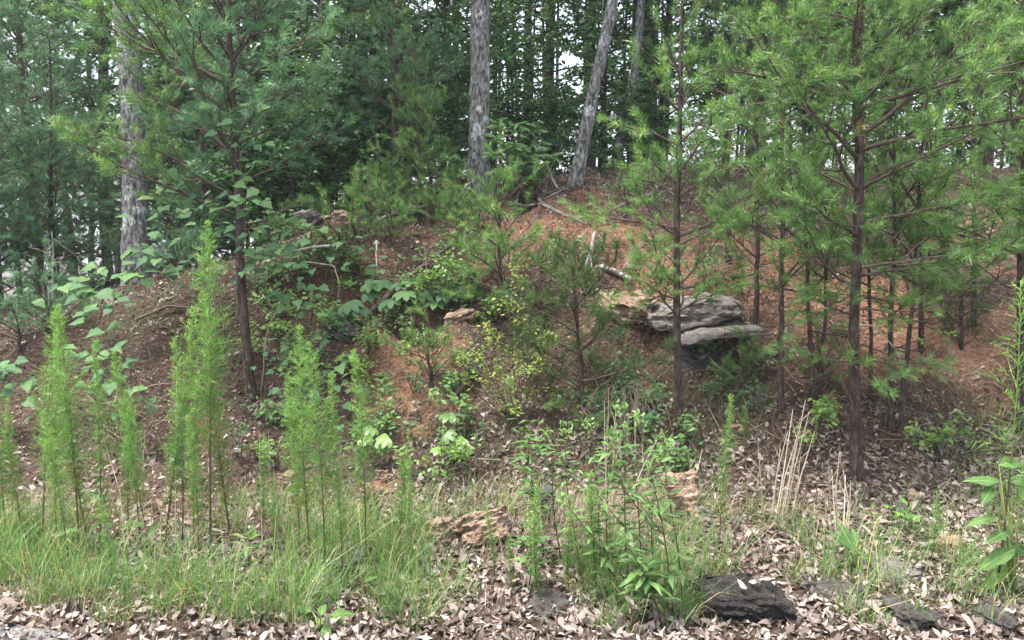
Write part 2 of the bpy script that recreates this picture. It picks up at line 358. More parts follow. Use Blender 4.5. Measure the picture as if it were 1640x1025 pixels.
rv = np.concatenate([np.stack([rx, ey, rx*0+.006], -1), np.stack([rx, ey*0-4.5, rx*0+.014], -1)]); k = len(rx); i = np.arange(k-1)
rm.add(rv, np.concatenate([np.stack([i, i+k, i+k+1], -1), np.stack([i, i+k+1, i+1], -1)]))
tag(obj('road', rm.mesh('road', [roadmat()])), kind='structure')

# ================================================================== ROCKS
def rock(name, label, cx, cy, wpx, hpx, depth, mat, seed, tilt=(0, 0), rz=0, cat='rock', sink=.25, flat=1.0, shape=None, dist=None, group=None, layers=.0):
    """a rock whose outline covers wpx x hpx pixels at (cx, cy)"""
    rg = np.random.default_rng(seed)
    b = G(cx, cy+hpx*.45) if dist is None else A(cx, cy+hpx*.5, dist)
    sc_ = b.y/FPX; W, Hh = wpx*sc_, hpx*sc_
    bm = bmesh.new()
    if shape is None:
        for k_ in range(16):
            a = rg.uniform(0, 2*math.pi); zz = rg.choice([-.5, -.45, .35, .5], p=[.25, .25, .2, .3])
            rr = rg.uniform(.78, 1)*.5
            bm.verts.new((rr*math.cos(a)*1.05, rr*math.sin(a)*1.05, zz*rg.uniform(.75, 1)))
    else:
        for (sx, sz) in shape:
            for sy in (-.5, -.15, .4):
                bm.verts.new((sx+rg.normal(0, .015), sy*rg.uniform(.85, 1.1), sz*(1 if sy < 0 else .85)+rg.normal(0, .01)))
    r_ = bmesh.ops.convex_hull(bm, input=bm.verts)
    bmesh.ops.delete(bm, geom=[e for e in r_['geom_interior'] if isinstance(e, bmesh.types.BMVert)], context='VERTS')
    bmesh.ops.bevel(bm, geom=bm.edges[:], offset=.025, segments=1, affect='EDGES')
    bmesh.ops.scale(bm, vec=(W, depth, Hh*flat), verts=bm.verts)
    bmesh.ops.triangulate(bm, faces=bm.faces)
    ml = max(W, depth)/22
    for _ in range(6):
        es = [e for e in bm.edges if e.calc_length() > ml]
        if not es: break
        bmesh.ops.subdivide_edges(bm, edges=es, cuts=1); bmesh.ops.triangulate(bm, faces=bm.faces)
    bm.normal_update()
    V = np.array([v.co[:] for v in bm.verts]); Nn = np.array([v.normal[:] for v in bm.verts]); s0 = min(W, depth)
    d = -s0*.10*np.abs(fbm(V[:, 0]*1.3+seed*3, V[:, 1]*1.1-V[:, 2]*2.1, 5/s0, 4, seed+9)) + s0*.10*fbm(V[:, 0]+seed, V[:, 1]+V[:, 2]*1.7, 3.5/s0, 4, seed) + s0*.07*fbm(V[:, 2]*6+seed, V[:, 0]*.4+V[:, 1]*.4, 3/s0, 3, seed+5)*(1+layers)
    V = V+Nn*(d*(.45 if shape is not None and shape is not SB else 1))[:, None]
    for v, c_ in zip(bm.verts, V): v.co = c_
    me = bpy.data.meshes.new(name); bm.to_mesh(me); bm.free()
    for p_ in me.polygons: p_.use_smooth = False
    me.materials.append(mat)
    o = obj(name, me); o.location = b+Vector((0, depth*.3, Hh*(.5-sink*.5)))
    o.rotation_euler = (R(tilt[0]), R(tilt[1]), R(rz))
    return tag(o, label, cat, group)
SB = [(-.5, -.1), (-.42, .22), (-.1, .36), (.22, .42), (.5, .05), (.48, -.3), (.1, -.5), (-.4, -.5)]
SL = [(-.5, -.1), (-.28, .02), (.15, .5), (.42, .32), (.5, -.02), (.42, -.12), (0, -.32), (-.28, -.48)]
rock('rock_slab', 'large grey angular slab jutting from the bank behind a pine trunk', 1112, 492, 172, 60, .55, M_r_grey, 3, (4, 0), -6, cat='rock', shape=SL, dist=G(1112, 522).y-.12, layers=.3)
SL2 = [(-.5, -.5), (-.4, -.1), (-.1, .3), (.3, .5), (.5, .3), (.45, .0), (.1, -.1), (-.3, -.5)]
rock('rock_slab', 'thin pale slab ledge tucked just under the large angular slab', 1150, 530, 128, 24, .5, M_r_grey, 4, (3, -3), 8, shape=SL2, dist=G(1150, 545).y-.16, layers=.3)
rock('rock_slab', 'flat tan slab lying left of the large angular slab on the bank', 1010, 486, 105, 40, .5, M_r_tan, 5, (16, 4), 0, dist=G(1010, 506).y-.1, layers=.3)
rock('rock', 'dark rounded rock half buried below the slab ledge', 1122, 578, 66, 38, .3, M_r_dark, 6, cat='rock')
rock('boulder', 'tan upright boulder at the bank foot beside asters', 1098, 800, 64, 96, .25, M_r_tan, 7, (-22, -8), 0, sink=.2)
rock('rock', 'small grey stone leaning against the tan upright boulder', 1122, 832, 42, 42, .2, M_r_grey, 8, (-10, 10))
rock('rock', 'slanted grey rock with dry grass at the bank foot', 768, 846, 116, 66, .3, M_r_tan, 9, (-28, -20), 0, sink=.7)
rock('rock', 'small brown grey rock left of the slanted grey rock', 707, 853, 44, 40, .22, M_r_tan, 10, (-10, -14))
rock('rock', 'blocky dark grey rock behind the aster stems', 868, 806, 54, 60, .22, M_r_dark, 11, (-12, 0), 20)
rock('rock', 'flat grey rock between the feathery dogfennel stems', 545, 902, 88, 28, .22, M_r_grey, 12, (6, 0))
SB = [(-.5, -.1), (-.42, .22), (-.1, .36), (.22, .42), (.5, .05), (.48, -.3), (.1, -.5), (-.4, -.5)]
rock('charred_block', 'charred black angular block lying on pale leaf litter', 1196, 966, 156, 56, .26, M_r_burn, 13, (0, 2), -4, cat='rock', shape=SB, sink=.1)
rock('rock', 'flat dark brown rock in leaves right of the charred block', 1350, 950, 84, 32, .25, M_r_dark, 14, (8, 0), sink=.9)
rock('rock', 'dark grey rock with grass blades in front', 1478, 990, 96, 46, .26, M_r_dark, 15, (0, 0), 10, sink=.75)
rock('rock', 'dark grey rock at the foot of the tall bare fennel stalk', 1604, 996, 60, 40, .22, M_r_dark, 16, (0, 0), 20, sink=.8)
rock('rock_slab', 'flat layered grey brown slab in litter behind the grassy rock', 1444, 918, 84, 34, .3, M_r_grey, 17, (8, 3), 0, sink=.8, layers=1)
rock('rock', 'low orange brown rock in litter near the broad leaved plant', 1532, 872, 50, 18, .14, M_r_tan, 18, (6, 0))
rock('rock', 'upright tan stone in leaves at the foot of the right bank', 1470, 805, 20, 36, .1, M_r_tan, 19, (-8, 0))
rock('rock', 'small brown stone left of the upright tan stone', 1448, 812, 22, 30, .1, M_r_grey, 20, (-8, 4))
rock('rock_slab', 'pale tilted slab on the bank crest by the dark thicket', 489, 345, 48, 32, .2, M_r_grey, 21, (0, -24), 10, dist=6.5)
rock('rock_slab', 'brown tilted slab on the crest right of the pale slab', 540, 348, 38, 28, .2, M_r_tan, 22, (0, -26), 10, dist=6.5)
rock('rock', 'tan rock behind the dogfennel at the bank foot', 586, 800, 28, 58, .16, M_r_tan, 23, (-14, 8))
rock('rock', 'dark flat rock under the leaning aster stems', 882, 974, 100, 24, .22, M_r_dark, 24, (4, 0), sink=.9)
rock('rock_slab', 'narrow brown ledge slab below the creeper leaves', 738, 508, 60, 20, .25, M_r_tan, 25, (10, -14), layers=1)
rock('rock_slab', 'dark ledge slab under the overhanging crest', 552, 532, 76, 22, .25, M_r_dark, 26, (10, 6), layers=1)
rock('rock', 'small tan stone in bare soil between the dogfennel stands', 445, 660, 26, 30, .12, M_r_tan, 27)
rock('rock', 'tan stone beside the pine roots on the left slope', 455, 770, 30, 26, .12, M_r_tan, 28)
rock('rock', 'grey stone embedded in the right slope under slender pines', 1215, 640, 34, 22, .15, M_r_grey, 29)
rock('rock', 'tan stone pair low on the bare right slope', 1290, 700, 22, 22, .12, M_r_tan, 30)
for (px, py, s_) in [(612, 760, 18), (660, 662, 22), (708, 598, 20), (1330, 640, 16), (1240, 560, 18), (1560, 600, 20), (1520, 690, 16), (1430, 560, 18), (560, 620, 16), (640, 556, 20),
                     (1590, 380, 26), (1500, 345, 24), (1040, 390, 22), (1150, 400, 24), (960, 420, 20), (880, 400, 20), (1010, 420, 24), (1300, 380, 22), (700, 420, 18), (300, 500, 18), (1470, 640, 15), (1180, 690, 18)]:
    rock('stone', 'small tan stone half buried in the clay slope', px, py, s_*1.3, s_, .1, M_r_tan, px, (rng.uniform(-10, 10), rng.uniform(-15, 15)), rng.uniform(0, 180), 'stone', group='small stones in the bank')

# gravel
def slope_points(n, y0, y1, dens):
    out = []
    while len(out) < n:
        y = rng.uniform(y0, y1, 4000); x = rng.uniform(-1, 1, 4000)*(y*.72+.3)
        k_ = rng.random(4000) < dens(x, y); out += list(zip(x[k_], y[k_]))
    P = np.array(out[:n]); return P[:, 0], P[:, 1]
def normals(x, y, e=.03):
    return nrm(np.stack([H(x-e, y)-H(x+e, y), H(x, y-e)-H(x, y+e), np.full(len(x), 2*e)], -1))
ico = np.array([[1, 0, 0], [-1, 0, 0], [0, 1, 0], [0, -1, 0], [0, 0, 1], [0, 0, -1]], float)
icot = np.array([[0, 2, 4], [2, 1, 4], [1, 3, 4], [3, 0, 4], [2, 0, 5], [1, 2, 5], [3, 1, 5], [0, 3, 5]])
n = 7000
x, y = slope_points(n, 4.2, 9.5, lambda x, y: .25+.75*sst(-.1, .4, fbm(x, y, .9, 3, 50)))
tv = ico[None]*rng.uniform(.5, 1.2, (n, 6, 1))*(rng.lognormal(-4.85, .45, (n, 1, 1)))*np.array([1.2, 1, .7])
q_ = nrm(rng.normal(0, 1, (n, 3)))
mb = MB(); scatter(mb, tv, icot, np.stack([x, y, H(x, y)+.002], -1), frames(q_, normals(x, y)+rng.normal(0, .3, (n, 3))), rng.random(n))
tag(obj('gravel', mb.mesh('gravel', [M_pebble])), 'small tan and orange stones strewn over the clay bank', 'gravel', kind='stuff')

# ================================================================== PINE BRANCHES
def needles(mb, P, D, L, per, nl, wid, rg, base=.5):
    P = np.repeat(P, per, 0); D = np.repeat(D, per, 0); L = np.repeat(L, per); n = len(P)
    sv = np.repeat(rg.normal(0, .16, n//per), per)
    t = rg.uniform(.02, 1.02, n)
    B_ = P+D*(L*t)[:, None]
    r_ = rg.normal(0, 1, (n, 3)); r_ = nrm(r_-D*np.sum(r_*D, 1, keepdims=True))
    ang = np.radians(rg.uniform(28, 68, n))*(1-.35*np.clip(t-.8, 0, 1))
    dn = D*np.cos(ang)[:, None]+r_*np.sin(ang)[:, None]; dn[:, 2] += .12; dn = nrm(dn)
    ln = nl*rg.uniform(.65, 1.15, n)
    wv = nrm(np.cross(dn, rg.normal(0, 1, (n, 3))))*wid/2
    tip = B_+dn*ln[:, None]
    V = np.stack([B_-wv, B_+wv, tip], 1).reshape(-1, 3); T = np.arange(3*n).reshape(-1, 3)
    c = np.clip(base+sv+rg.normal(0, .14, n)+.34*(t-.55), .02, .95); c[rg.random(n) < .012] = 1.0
    mb.add(V, T, np.repeat(c, 3))
def make_branch(seed, L, per=90, nl=.056, wid=.0034, dens=1.0):
    rg = np.random.default_rng(seed); wood, leaf = MB(), MB()
    n = 12; ax = wander((0, 0, 0), (1, rg.normal(0, .15), rg.uniform(.0, .3)), L, n, .085, rg, .012)
    r0 = .0045+.0085*L
    tube(wood, ax, np.linspace(r0, .002, n), 5)
    sp, sdr, sl = [], [], []
    def shoot(line, keep):
        a = line[-2] if len(line) > 1 else line[0]; d = line[-1]-a; l = np.linalg.norm(d)
        d = d/l; sp.append(line[-1]-d*keep*.8); sdr.append(d); sl.append(keep)
    shoot(ax, .17)
    ns = max(3, int(L/.088*dens)); side = 1
    for t in np.linspace(.22, .97, ns)+rg.uniform(-.03, .03, ns):
        side = -side; k_ = min(n-2, int(t*(n-1))); f = t*(n-1)-k_
        p = ax[k_]*(1-f)+ax[k_+1]*f; d = nrm(ax[k_+1]-ax[k_])
        l = (L*.50*(1-t)+.11)*rg.uniform(.6, 1.15)
        lat = np.cross([0, 0, 1.0], d)*side; a = R(rg.uniform(35, 65))
        dd = d*math.cos(a)+lat*math.sin(a)*rg.uniform(.6, 1)+np.array([0, 0, rg.normal(.12, .33)])
        ln = wander(p, dd, l, 5, .12, rg, .03)
        tube(wood, ln, np.linspace(.0035+.004*l, .0016, 5), 3)
        shoot(ln, min(.15, l*.8))
        m_ = int(l/.07)
        for j in range(1, m_):
            if rg.random() < .15: continue
            t2 = j/m_; p2 = ln[0]+(ln[-1]-ln[0])*t2; d2 = nrm(ln[-1]-ln[0])
            lt = np.cross([0, 0, 1.0], d2)*(1 if j % 2 else -1); a = R(rg.uniform(35, 60))
            d3 = d2*math.cos(a)+lt*math.sin(a)+np.array([0, 0, rg.normal(.12, .35)])
            l2 = rg.uniform(.07, .16)*(1.15-.4*t2)
            l3 = wander(p2, d3, l2, 3, .1, rg, .02)
            tube(wood, l3, [.0024, .002, .0014], 3, cap=False); shoot(l3, min(.12, l2*.9))
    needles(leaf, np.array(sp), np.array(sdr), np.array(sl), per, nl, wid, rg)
    return wood, leaf
def make_bare(seed, L):
    rg = np.random.default_rng(seed); wood = MB()
    ax = wander((0, 0, 0), (1, 0, rg.uniform(-.2, .25)), L, 8, .16, rg); tube(wood, ax, np.linspace(.006, .0015, 8), 4)
    for k_ in range(2, 8):
        ln = wander(ax[k_], nrm(rg.normal(0, 1, 3)+np.array([.7, 0, 0])), L*rg.uniform(.15, .4), 5, .2, rg); tube(wood, ln, np.linspace(.0026, .001, 5), 3)
    return wood
FAM = []
for fi, (L, cnt, per) in enumerate([(.34, 5, 76), (.68, 6, 70), (1.2, 6, 62)]):
    for k_ in range(cnt):
        wd, lf = make_branch(100*fi+k_+1, L, per)
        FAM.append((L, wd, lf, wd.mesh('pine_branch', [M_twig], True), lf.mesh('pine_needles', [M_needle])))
BARE = [make_bare(900+k_, .5).mesh('dead_branch', [M_twig]) for k_ in range(5)]
def pick(L, rg):
    best = [f for f in FAM if .72 <= L/f[0] <= 1.42] or [min(FAM, key=lambda f: abs(math.log(L/f[0])))]
    return best[rg.integers(len(best))]
def bmat(p, azm, elev, roll, s):
    return Matrix.Translation(p) @ Matrix.Rotation(azm, 4, 'Z') @ Matrix.Rotation(-elev, 4, 'Y') @ Matrix.Rotation(roll, 4, 'X') @ Matrix.Scale(s, 4)
def at_h(P, z):
    zs = P[:, 2]; return np.array([np.interp(z, zs, P[:, i]) for i in range(3)])
def pine(label, pts, r0, c0, blen, group=None, seed=1, mat=None, spacing=.2, per=(3, 5), extra=(), bare=0, azr=None, name='pine_tree', top=True, elev=(5, 30), bias=None, r1=None, shape=1.0):
    """pts: world points of the trunk from the base up; c0: height above base where the live crown starts; blen: longest branch"""
    rg = np.random.default_rng(seed*13+5)
    P = np.array([tuple(p) for p in pts], float); base = Vector(P[0])
    t = thing(name, label, 'pine tree', base, group)
    nseg = max(10, int(np.linalg.norm(P[-1]-P[0])/.1)); s = np.linspace(0, 1, len(P)); ss = np.linspace(0, 1, nseg)
    Q = np.stack([np.interp(ss, s, P[:, i]) for i in range(3)], -1)
    Q[:, :2] += np.stack([fbm(ss*6, ss*0+seed, 1, 2, seed), fbm(ss*6, ss*0+seed+9, 1, 2, seed+1)], -1)*.022*np.minimum(1, ss*4)[:, None]
    Qx = np.concatenate([[Q[0]-np.array([0, 0, .12])], Q])-P[0]
    rad = np.concatenate([[r0*1.35], r0*(1-ss)**.8+(r1 or .004)]); rad[1:4] *= [1.22, 1.1, 1.04]
    tb = MB(); tube(tb, Qx, rad, 9, rough=.14, seed=seed)
    obj('trunk', tb.mesh('pine_trunk', [M_pinebark], True), t)
    Ht = P[-1][2]-P[0][2]; z = c0
    def put(zh, a, e, L, m_=None, roll=None):
        f = pick(L, rg); p = at_h(Q, P[0][2]+zh)-P[0]
        M = bmat(Vector(p), a, e, rg.uniform(-.5, .5) if roll is None else roll, L/f[0])
        b = obj('branch', f[3], t, M=M); nb = obj('needles', f[4], b)
        if m_ or mat: nb.material_slots[0].link = 'OBJECT'; nb.material_slots[0].material = m_ or mat
    while z < Ht-.05:
        u = (z-c0)/max(.1, Ht-c0); a0 = rg.uniform(0, 2*math.pi); kk = rg.integers(per[0], per[1]+1)
        for j in range(kk):
            a = a0+j*2*math.pi/kk+rg.normal(0, .3)
            if azr is not None and rg.random() < .75: a = rg.uniform(*azr)
            L = blen*(1-u*.82)**shape*rg.uniform(.6, 1.1)*(.75+.25*min(1, u*6))
            if bias is not None: L *= 1+bias[1]*math.cos(a-bias[0])
            put(min(Ht-.02, z+rg.uniform(-.07, .07)), a, R(rg.uniform(*elev)+u*25), max(.2, L))
        z += spacing*rg.uniform(.75, 1.25)
    if top: put(Ht-.02, 0, R(86), .34)
    for (zh, ad, e, L) in extra: put(zh, R(ad), R(e), L, M_needle)
    for k_ in range(bare):
        zh = rg.uniform(.15, max(.3, c0)); p = at_h(Q, P[0][2]+zh)-P[0]
        obj('dead_branch', BARE[rg.integers(5)], t, M=bmat(Vector(p), rg.uniform(0, 6.28), rg.uniform(-.3, .3), 0, rg.uniform(.5, 1.1)))
    return t
def tr(Y, *pp):            # trunk polyline: (px, py) or (px, py, dy) at distance Y (+dy)
    return [A(p[0], p[1], Y+(p[2] if len(p) > 2 else 0)) for p in pp]
def based(px, py, *up):    # first point on the ground under the pixel, the rest at the same distance
    b = G(px, py); return [b]+[A(p[0], p[1], b.y+(p[2] if len(p) > 2 else 0)) for p in up]

# --- near pines (azimuth 0 = right, 90 = away, 180 = left, 270 = toward the camera)
pine('young pine wrapped in vines above the left dogfennel stand', based(402, 640, (388, 480), (383, 330), (373, 170), (366, 20), (362, -120), (360, -230)), .033, 1.60, 1.15, seed=1, mat=M_needle_haze, spacing=.21, per=(3, 5), bare=7,
     extra=[(1.32, 178, 12, 1.25), (1.45, 200, 16, 1.1), (1.75, 150, 18, 1.2), (1.95, 10, 14, .85), (2.0, 190, 24, 1.25), (1.1, 330, 0, .5), (1.25, 20, -5, .6), (2.2, 165, 30, 1.3), (2.1, 215, 20, .9)], elev=(8, 32))
pine('tall bushy young pine on the right bank with a stout broken limb', based(1372, 762, (1366, 500), (1378, 200), (1376, 0), (1374, -160), (1376, -300)), .033, 1.55, 1.3, seed=2, spacing=.27, per=(3, 4), bare=9,
     extra=[(1.0, 215, 8, .55), (1.05, 300, -4, .5), (1.2, 205, 6, .8), (1.3, 330, 4, .85), (1.25, 20, 0, .7), (1.95, 185, 30, 1.25), (2.1, 10, 24, 1.3), (2.25, 340, 14, 1.2), (2.3, 200, 12, 1.2), (2.4, 240, 20, 1.0), (.72, 160, -8, .5), (.7, 250, -10, .45), (.75, 320, -12, .5)])
pine('young pine standing before the large angular slab', based(1088, 692, (1085, 480), (1084, 310), (1090, 150), (1092, -20), (1093, -110)), .023, .85, .78, seed=3, spacing=.21, per=(3, 4), bare=6,
     extra=[(.95, 10, 8, .6), (.9, 200, 0, .5), (1.35, 182, 5, .7), (1.3, 0, 5, .75)])
pine('small pine sapling growing out of the mid slope beside the yellow shrub', based(806, 520, (802, 420), (799, 330), (797, 285)), .011, .15, .62, seed=4, spacing=.15, per=(3, 4), elev=(0, 22), shape=.7)
pine('short bushy pine with shade painted needles low on the slope right of the yellow shrub', based(935, 652, (930, 580), (924, 500), (918, 440)), .014, .08, .72, seed=5, mat=M_needle_d, spacing=.15, per=(3, 4), elev=(-5, 18), shape=.6)  # dark needle copy paints the shadow this pine stands in
pine('pine seedling with fan of bright needles left of the yellow shrub', based(690, 620, (686, 570), (684, 535)), .009, .06, .38, seed=6, spacing=.09, per=(4, 5), elev=(0, 25))
# slender pines of the right bank
SLAB = 'slender young pine with bare lower trunk on the red bank'
SG = 'slender pines on the right bank'
SLAB2 = 'slender young pine rooted high on the slope behind the tall bushy pine'
SG2 = 'slender pines high on the right slope'
sl = [((1250, 655), [(1254, 450), (1253, 250), (1252, 60)], .017, .85, .65, 11), ((1303, 655), [(1296, 500), (1290, 330), (1280, 120)], .015, .8, .6, 12),
      ((1426, 690), [(1428, 520), (1430, 330), (1430, 120)], .018, .85, .7, 13), ((1441, 694), [(1452, 560), (1470, 400), (1482, 200)], .015, .8, .6, 14),
      ((1312, 650), [(1318, 520), (1330, 380), (1342, 180)], .012, .7, .5, 15), ((1475, 560), [(1476, 420), (1478, 280), (1480, 90)], .016, .6, .7, 16),
      ((1211, 520), [(1212, 400), (1210, 250), (1212, 60)], .017, .5, .75, 17), ((1395, 640), [(1392, 480), (1390, 340), (1388, 200)], .011, .8, .5, 18),
      ((1560, 520), [(1558, 380), (1560, 230), (1562, 40)], .018, .55, .9, 19), ((1166, 420), [(1166, 300), (1170, 180), (1172, 20)], .022, .6, .8, 20)]
for (b, up, r0, c0, bl, sd_) in sl:
    pine(SLAB if b[1] > 645 else SLAB2, based(*b, *up), r0, c0, bl, SG if b[1] > 645 else SG2, sd_, spacing=.24, per=(2, 4), bare=8)
pine('pine at the right edge of the bank beside the tall fennel stalk', based(1632, 690, (1634, 500), (1640, 300), (1644, 60), (1646, -120)), .030, 1.2, .95, seed=21, spacing=.2, per=(3, 5), bare=4, extra=[(.95, 185, 5, .6), (1.2, 190, 10, .9)])
pine('small drooping pine sapling on the bare slope left of slender pines', based(1180, 640, (1190, 610), (1196, 588)), .008, .04, .25, seed=22, spacing=.07)
pine('low pine bough sapling beside the right bank hollow', based(1540, 560, (1540, 510), (1542, 470)), .010, .08, .42, seed=23, mat=M_needle_d, spacing=.1)
pine('tiny bright pine sapling in front of slender trunks', based(1316, 640, (1314, 590), (1312, 555)), .008, .1, .3, seed=24, spacing=.08)
# behind the crest, centre
pine('bushy young pine on the crest left of the grey lichened trunk', based(675, 345, (672, 250), (668, 150), (664, 80)), .020, .22, .62, seed=31, spacing=.16, per=(4, 5))
pine('taller pine behind the crest with crown above the bushy pine', tr(8.6, (632, 350), (632, 200), (630, 60), (628, -120)), .028, .9, .95, seed=32, mat=M_needle_haze, spacing=.24, per=(3, 5))
for (px, py, hh, bl, sd_) in [(540, 392, .18, .36, 33), (590, 372, .34, .44, 34), (640, 352, .34, .44, 35), (730, 390, .36, .42, 36), (565, 392, .24, .36, 37), (625, 395, .3, .4, 39), (690, 365, .34, .42, 45), (765, 372, .3, .4, 46), (610, 345, .5, .5, 47)]:
    b = G(px, py); pine('low pine sapling spreading along the bank crest', [b, b+Vector((.02, 0, hh*.5)), b+Vector((0, 0, hh))], .008, .05, bl, 'pine saplings along the crest', sd_, spacing=.08, per=(4, 5), elev=(0, 25))
for (px, py, hh, bl, sd_) in [(1000, 356, .3, .42, 41), (1130, 330, .5, .5, 43)]:
    b = G(px, py); pine('waist high pine sapling on the leafy crest near the leaning trunk', [b, b+Vector((.02, 0, hh*.5)), b+Vector((0, 0, hh))], .010, .12, bl, 'pine saplings near the leaning trunk', sd_, spacing=.11, per=(4, 5))
# left low boughs and background pines, each trunk plus one crown
def crown_mesh(seed, Ht, c0, blen, spacing, per, mat, elev=(0, 28)):
    rg = np.random.default_rng(seed); cm = MB(); wd = MB(); z = c0
    while z < Ht:
        u = (z-c0)/(Ht-c0); kk = rg.integers(per[0], per[1]+1); a0 = rg.uniform(0, 6.28)
        for j in range(kk):
            L = max(.25, blen*(1-.85*u)*rg.uniform(.6, 1.1)); f = pick(L, rg)
            M = bmat(Vector((0, 0, z+rg.uniform(-.1, .1))), a0+j*6.283/kk+rg.normal(0, .3), R(rg.uniform(*elev)+20*u), rg.uniform(-.5, .5), L/f[0])
            cm.addm(f[2], M); wd.addm(f[1], M)
        z += spacing
    return cm, wd
CR = []
for k_, (Ht, c0, bl, spc) in enumerate([(3.6, .35, 1.25, .24), (4.2, .9, 1.4, .27), (3.2, .15, 1.1, .22)]):
    cm, wd = crown_mesh(500+k_, Ht, c0, bl, spc, (4, 5), M_needle_haze)
    CR.append((Ht, cm.mesh('pine_crown', [M_needle_haze]), wd.mesh('pine_limbs', [M_twig], True)))
def back_pine(label, px, Y, s, k_, group, mat=None, lean=0, zoff=0):
    x = (px-CX)/FPX*Y; b = Vector((x, Y, Hs(x, Y)-.03+zoff)); Ht, cm, wd = CR[k_]
    t = thing('pine_tree', label, 'pine tree', b, group, rng.uniform(0, 6.28), s); t.rotation_euler[0] = lean
    tb = MB(); zz = np.linspace(-.1, Ht+.1, 26)
    tube(tb, np.stack([.05*np.sin(zz*1.3+k_), .05*np.cos(zz*1.1), zz], -1), np.linspace(.055, .006, 26), 8, rough=.12, seed=int(px) % 97)
    obj('trunk', tb.mesh('pine_trunk', [M_pinebark], True), t)
    c = obj('crown', cm, t, mat=mat); obj('limbs', wd, c)
for (px, Y, s, k_) in [(95, 8.6, .8, 0), (0, 8.2, .9, 2), (-110, 7.6, 1.0, 0), (280, 10.2, 1.0, 1), (60, 10.2, 1.3, 1), (180, 11.5, 1.5, 0), (300, 11.0, 1.35, 2), (-60, 11.5, 1.5, 1), (420, 11.0, 1.2, 1), (330, 8.6, .62, 2)]:
    q_ = 0 if Y < 9 else 1; back_pine(['haze tinted pine with low boughs just behind the left bank', 'haze tinted pine deep in the stand behind the furrowed trunk'][q_], px, Y, s, k_, ['near pines behind the left bank', 'deep pines behind the left bank'][q_])
for (px, Y, s, k_) in [(1190, 11.5, 1.2, 1), (1400, 11.8, 1.3, 1), (1570, 11.2, 1.2, 1), (1690, 10.5, 1.2, 1)]:
    back_pine('green pine rising behind the top of the right bank', px, Y, s, k_, 'pines behind the right bank', M_needle)
for (px, py, hh, bl, sd_) in [(30, 560, .3, .5, 51), (75, 540, .35, .5, 52), (240, 430, .4, .5, 53), (330, 400, .4, .5, 54), (130, 470, .4, .5, 55), (215, 425, .7, .6, 56), (170, 440, .5, .55, 57), (280, 440, .35, .45, 58)]:
    b = G(px, py); pine('low spreading pine sapling on the left end of the bank', [b, b+Vector((.02, 0, hh*.5)), b+Vector((0, 0, hh))], .009, .06, bl, 'pine saplings on the left bank', sd_, mat=M_needle_haze, spacing=.09, per=(4, 5), elev=(0, 25))

# ================================================================== LICHENED TRUNKS, BACKGROUND FOREST
LEAF5 = np.array([[0, 0, 0], [.33, .23, .03], [.33, -.23, .03], [.7, .2, .0], [.7, -.2, .0], [1, 0, -.08]], float)
LEAF5T = np.array([[0, 2, 1], [1, 2, 4], [1, 4, 3], [3, 4, 5]])
def leaf_cloud(mb, P, size, rg, flat=.7, base=.5, tv=LEAF5, tt=LEAF5T, out=None):
    n = len(P); X = rg.normal(0, 1, (n, 3)); X[:, 2] = X[:, 2]*.35-.25
    if out is not None: X = X*.6+out
    Nn = rg.normal(0, 1, (n, 3))*(1-flat)+np.array([0, -.55, 1.0])
    M = frames(X, Nn)*(size*rg.uniform(.6, 1.25, n))[:, None, None]
    scatter(mb, tv, tt, P, M, np.clip(base+rg.normal(0, .2, n), 0, 1))
def broad_crown(seed, z0, z1, rad, limbs, per, size, flat=.65, trunk_r=.05):
    rg = np.random.default_rng(seed); lf, wd = MB(), MB()
    for k_ in range(limbs):
        u = (k_+rg.random())/limbs; z = z0+(z1-z0)*u*.9; a = rg.uniform(0, 6.28)
        L = rad*(1.05-.75*abs(u-.4)**1.3)*rg.uniform(.6, 1.1)
        ln = wander((0, 0, z), (math.cos(a), math.sin(a), rg.uniform(.05, .6)), L, 8, .14, rg, .0)
        tube(wd, ln, np.linspace(trunk_r*.35, .004, 8), 4)
        for s_ in range(5):
            i = rg.integers(2, 8); sub = wander(ln[i], nrm(rg.normal(0, 1, 3)*[1, 1, .4]+(ln[-1]-ln[0])/L*.8), L*rg.uniform(.25, .5), 5, .15, rg, -.03)
            tube(wd, sub, np.linspace(.006, .002, 5), 3)
            m_ = per//5; t = rg.uniform(.15, 1.05, m_)[:, None]*4; ii = np.clip(t.astype(int), 0, 3)[:, 0]
            P = sub[ii]+(sub[ii+1]-sub[ii])*(t-ii[:, None])+rg.normal(0, size*.55, (m_, 3))*[1, 1, .6]
            leaf_cloud(lf, P, size, rg, flat, .45+rg.normal(0, .1))
    return lf, wd
BR = []
for k_, a in enumerate([(.5, 4.8, 1.7, 40, 130, .105), (1.6, 6.0, 2.1, 40, 130, .115), (.2, 2.6, 1.4, 40, 170, .085), (7.6, 13.5, 3.4, 56, 200, .15), (8.5, 15, 3.2, 56, 200, .15)]):
    lf, wd = broad_crown(700+k_, *a); BR.append((a[1], lf.mesh('leaf_crown', [M_canopy]), wd.mesh('limbs', [M_darkbark], True)))
def back_broad(label, px, Y, s, k_, group=None, name='broadleaf_tree', cat='tree', r=.05, zo=0, mat=None):
    x = (px-CX)/FPX*Y; b = Vector((x, Y, Hs(x, Y)-.04+zo)); Ht, lf, wd = BR[k_]
    t = thing(name, label, cat, b, group, rng.uniform(-.7, .7), s)
    tb = MB(); zz = np.linspace(-.15, Ht*.95, 22); tube(tb, np.stack([.08*np.sin(zz*.8+px), .08*np.cos(zz*.7+px), zz], -1), np.linspace(r, .012, 22), 8, rough=.1, seed=int(px) % 89)
    obj('trunk', tb.mesh('tree_trunk', [M_darkbark], True), t); c = obj('crown', lf, t, mat=mat); obj('limbs', wd, c)
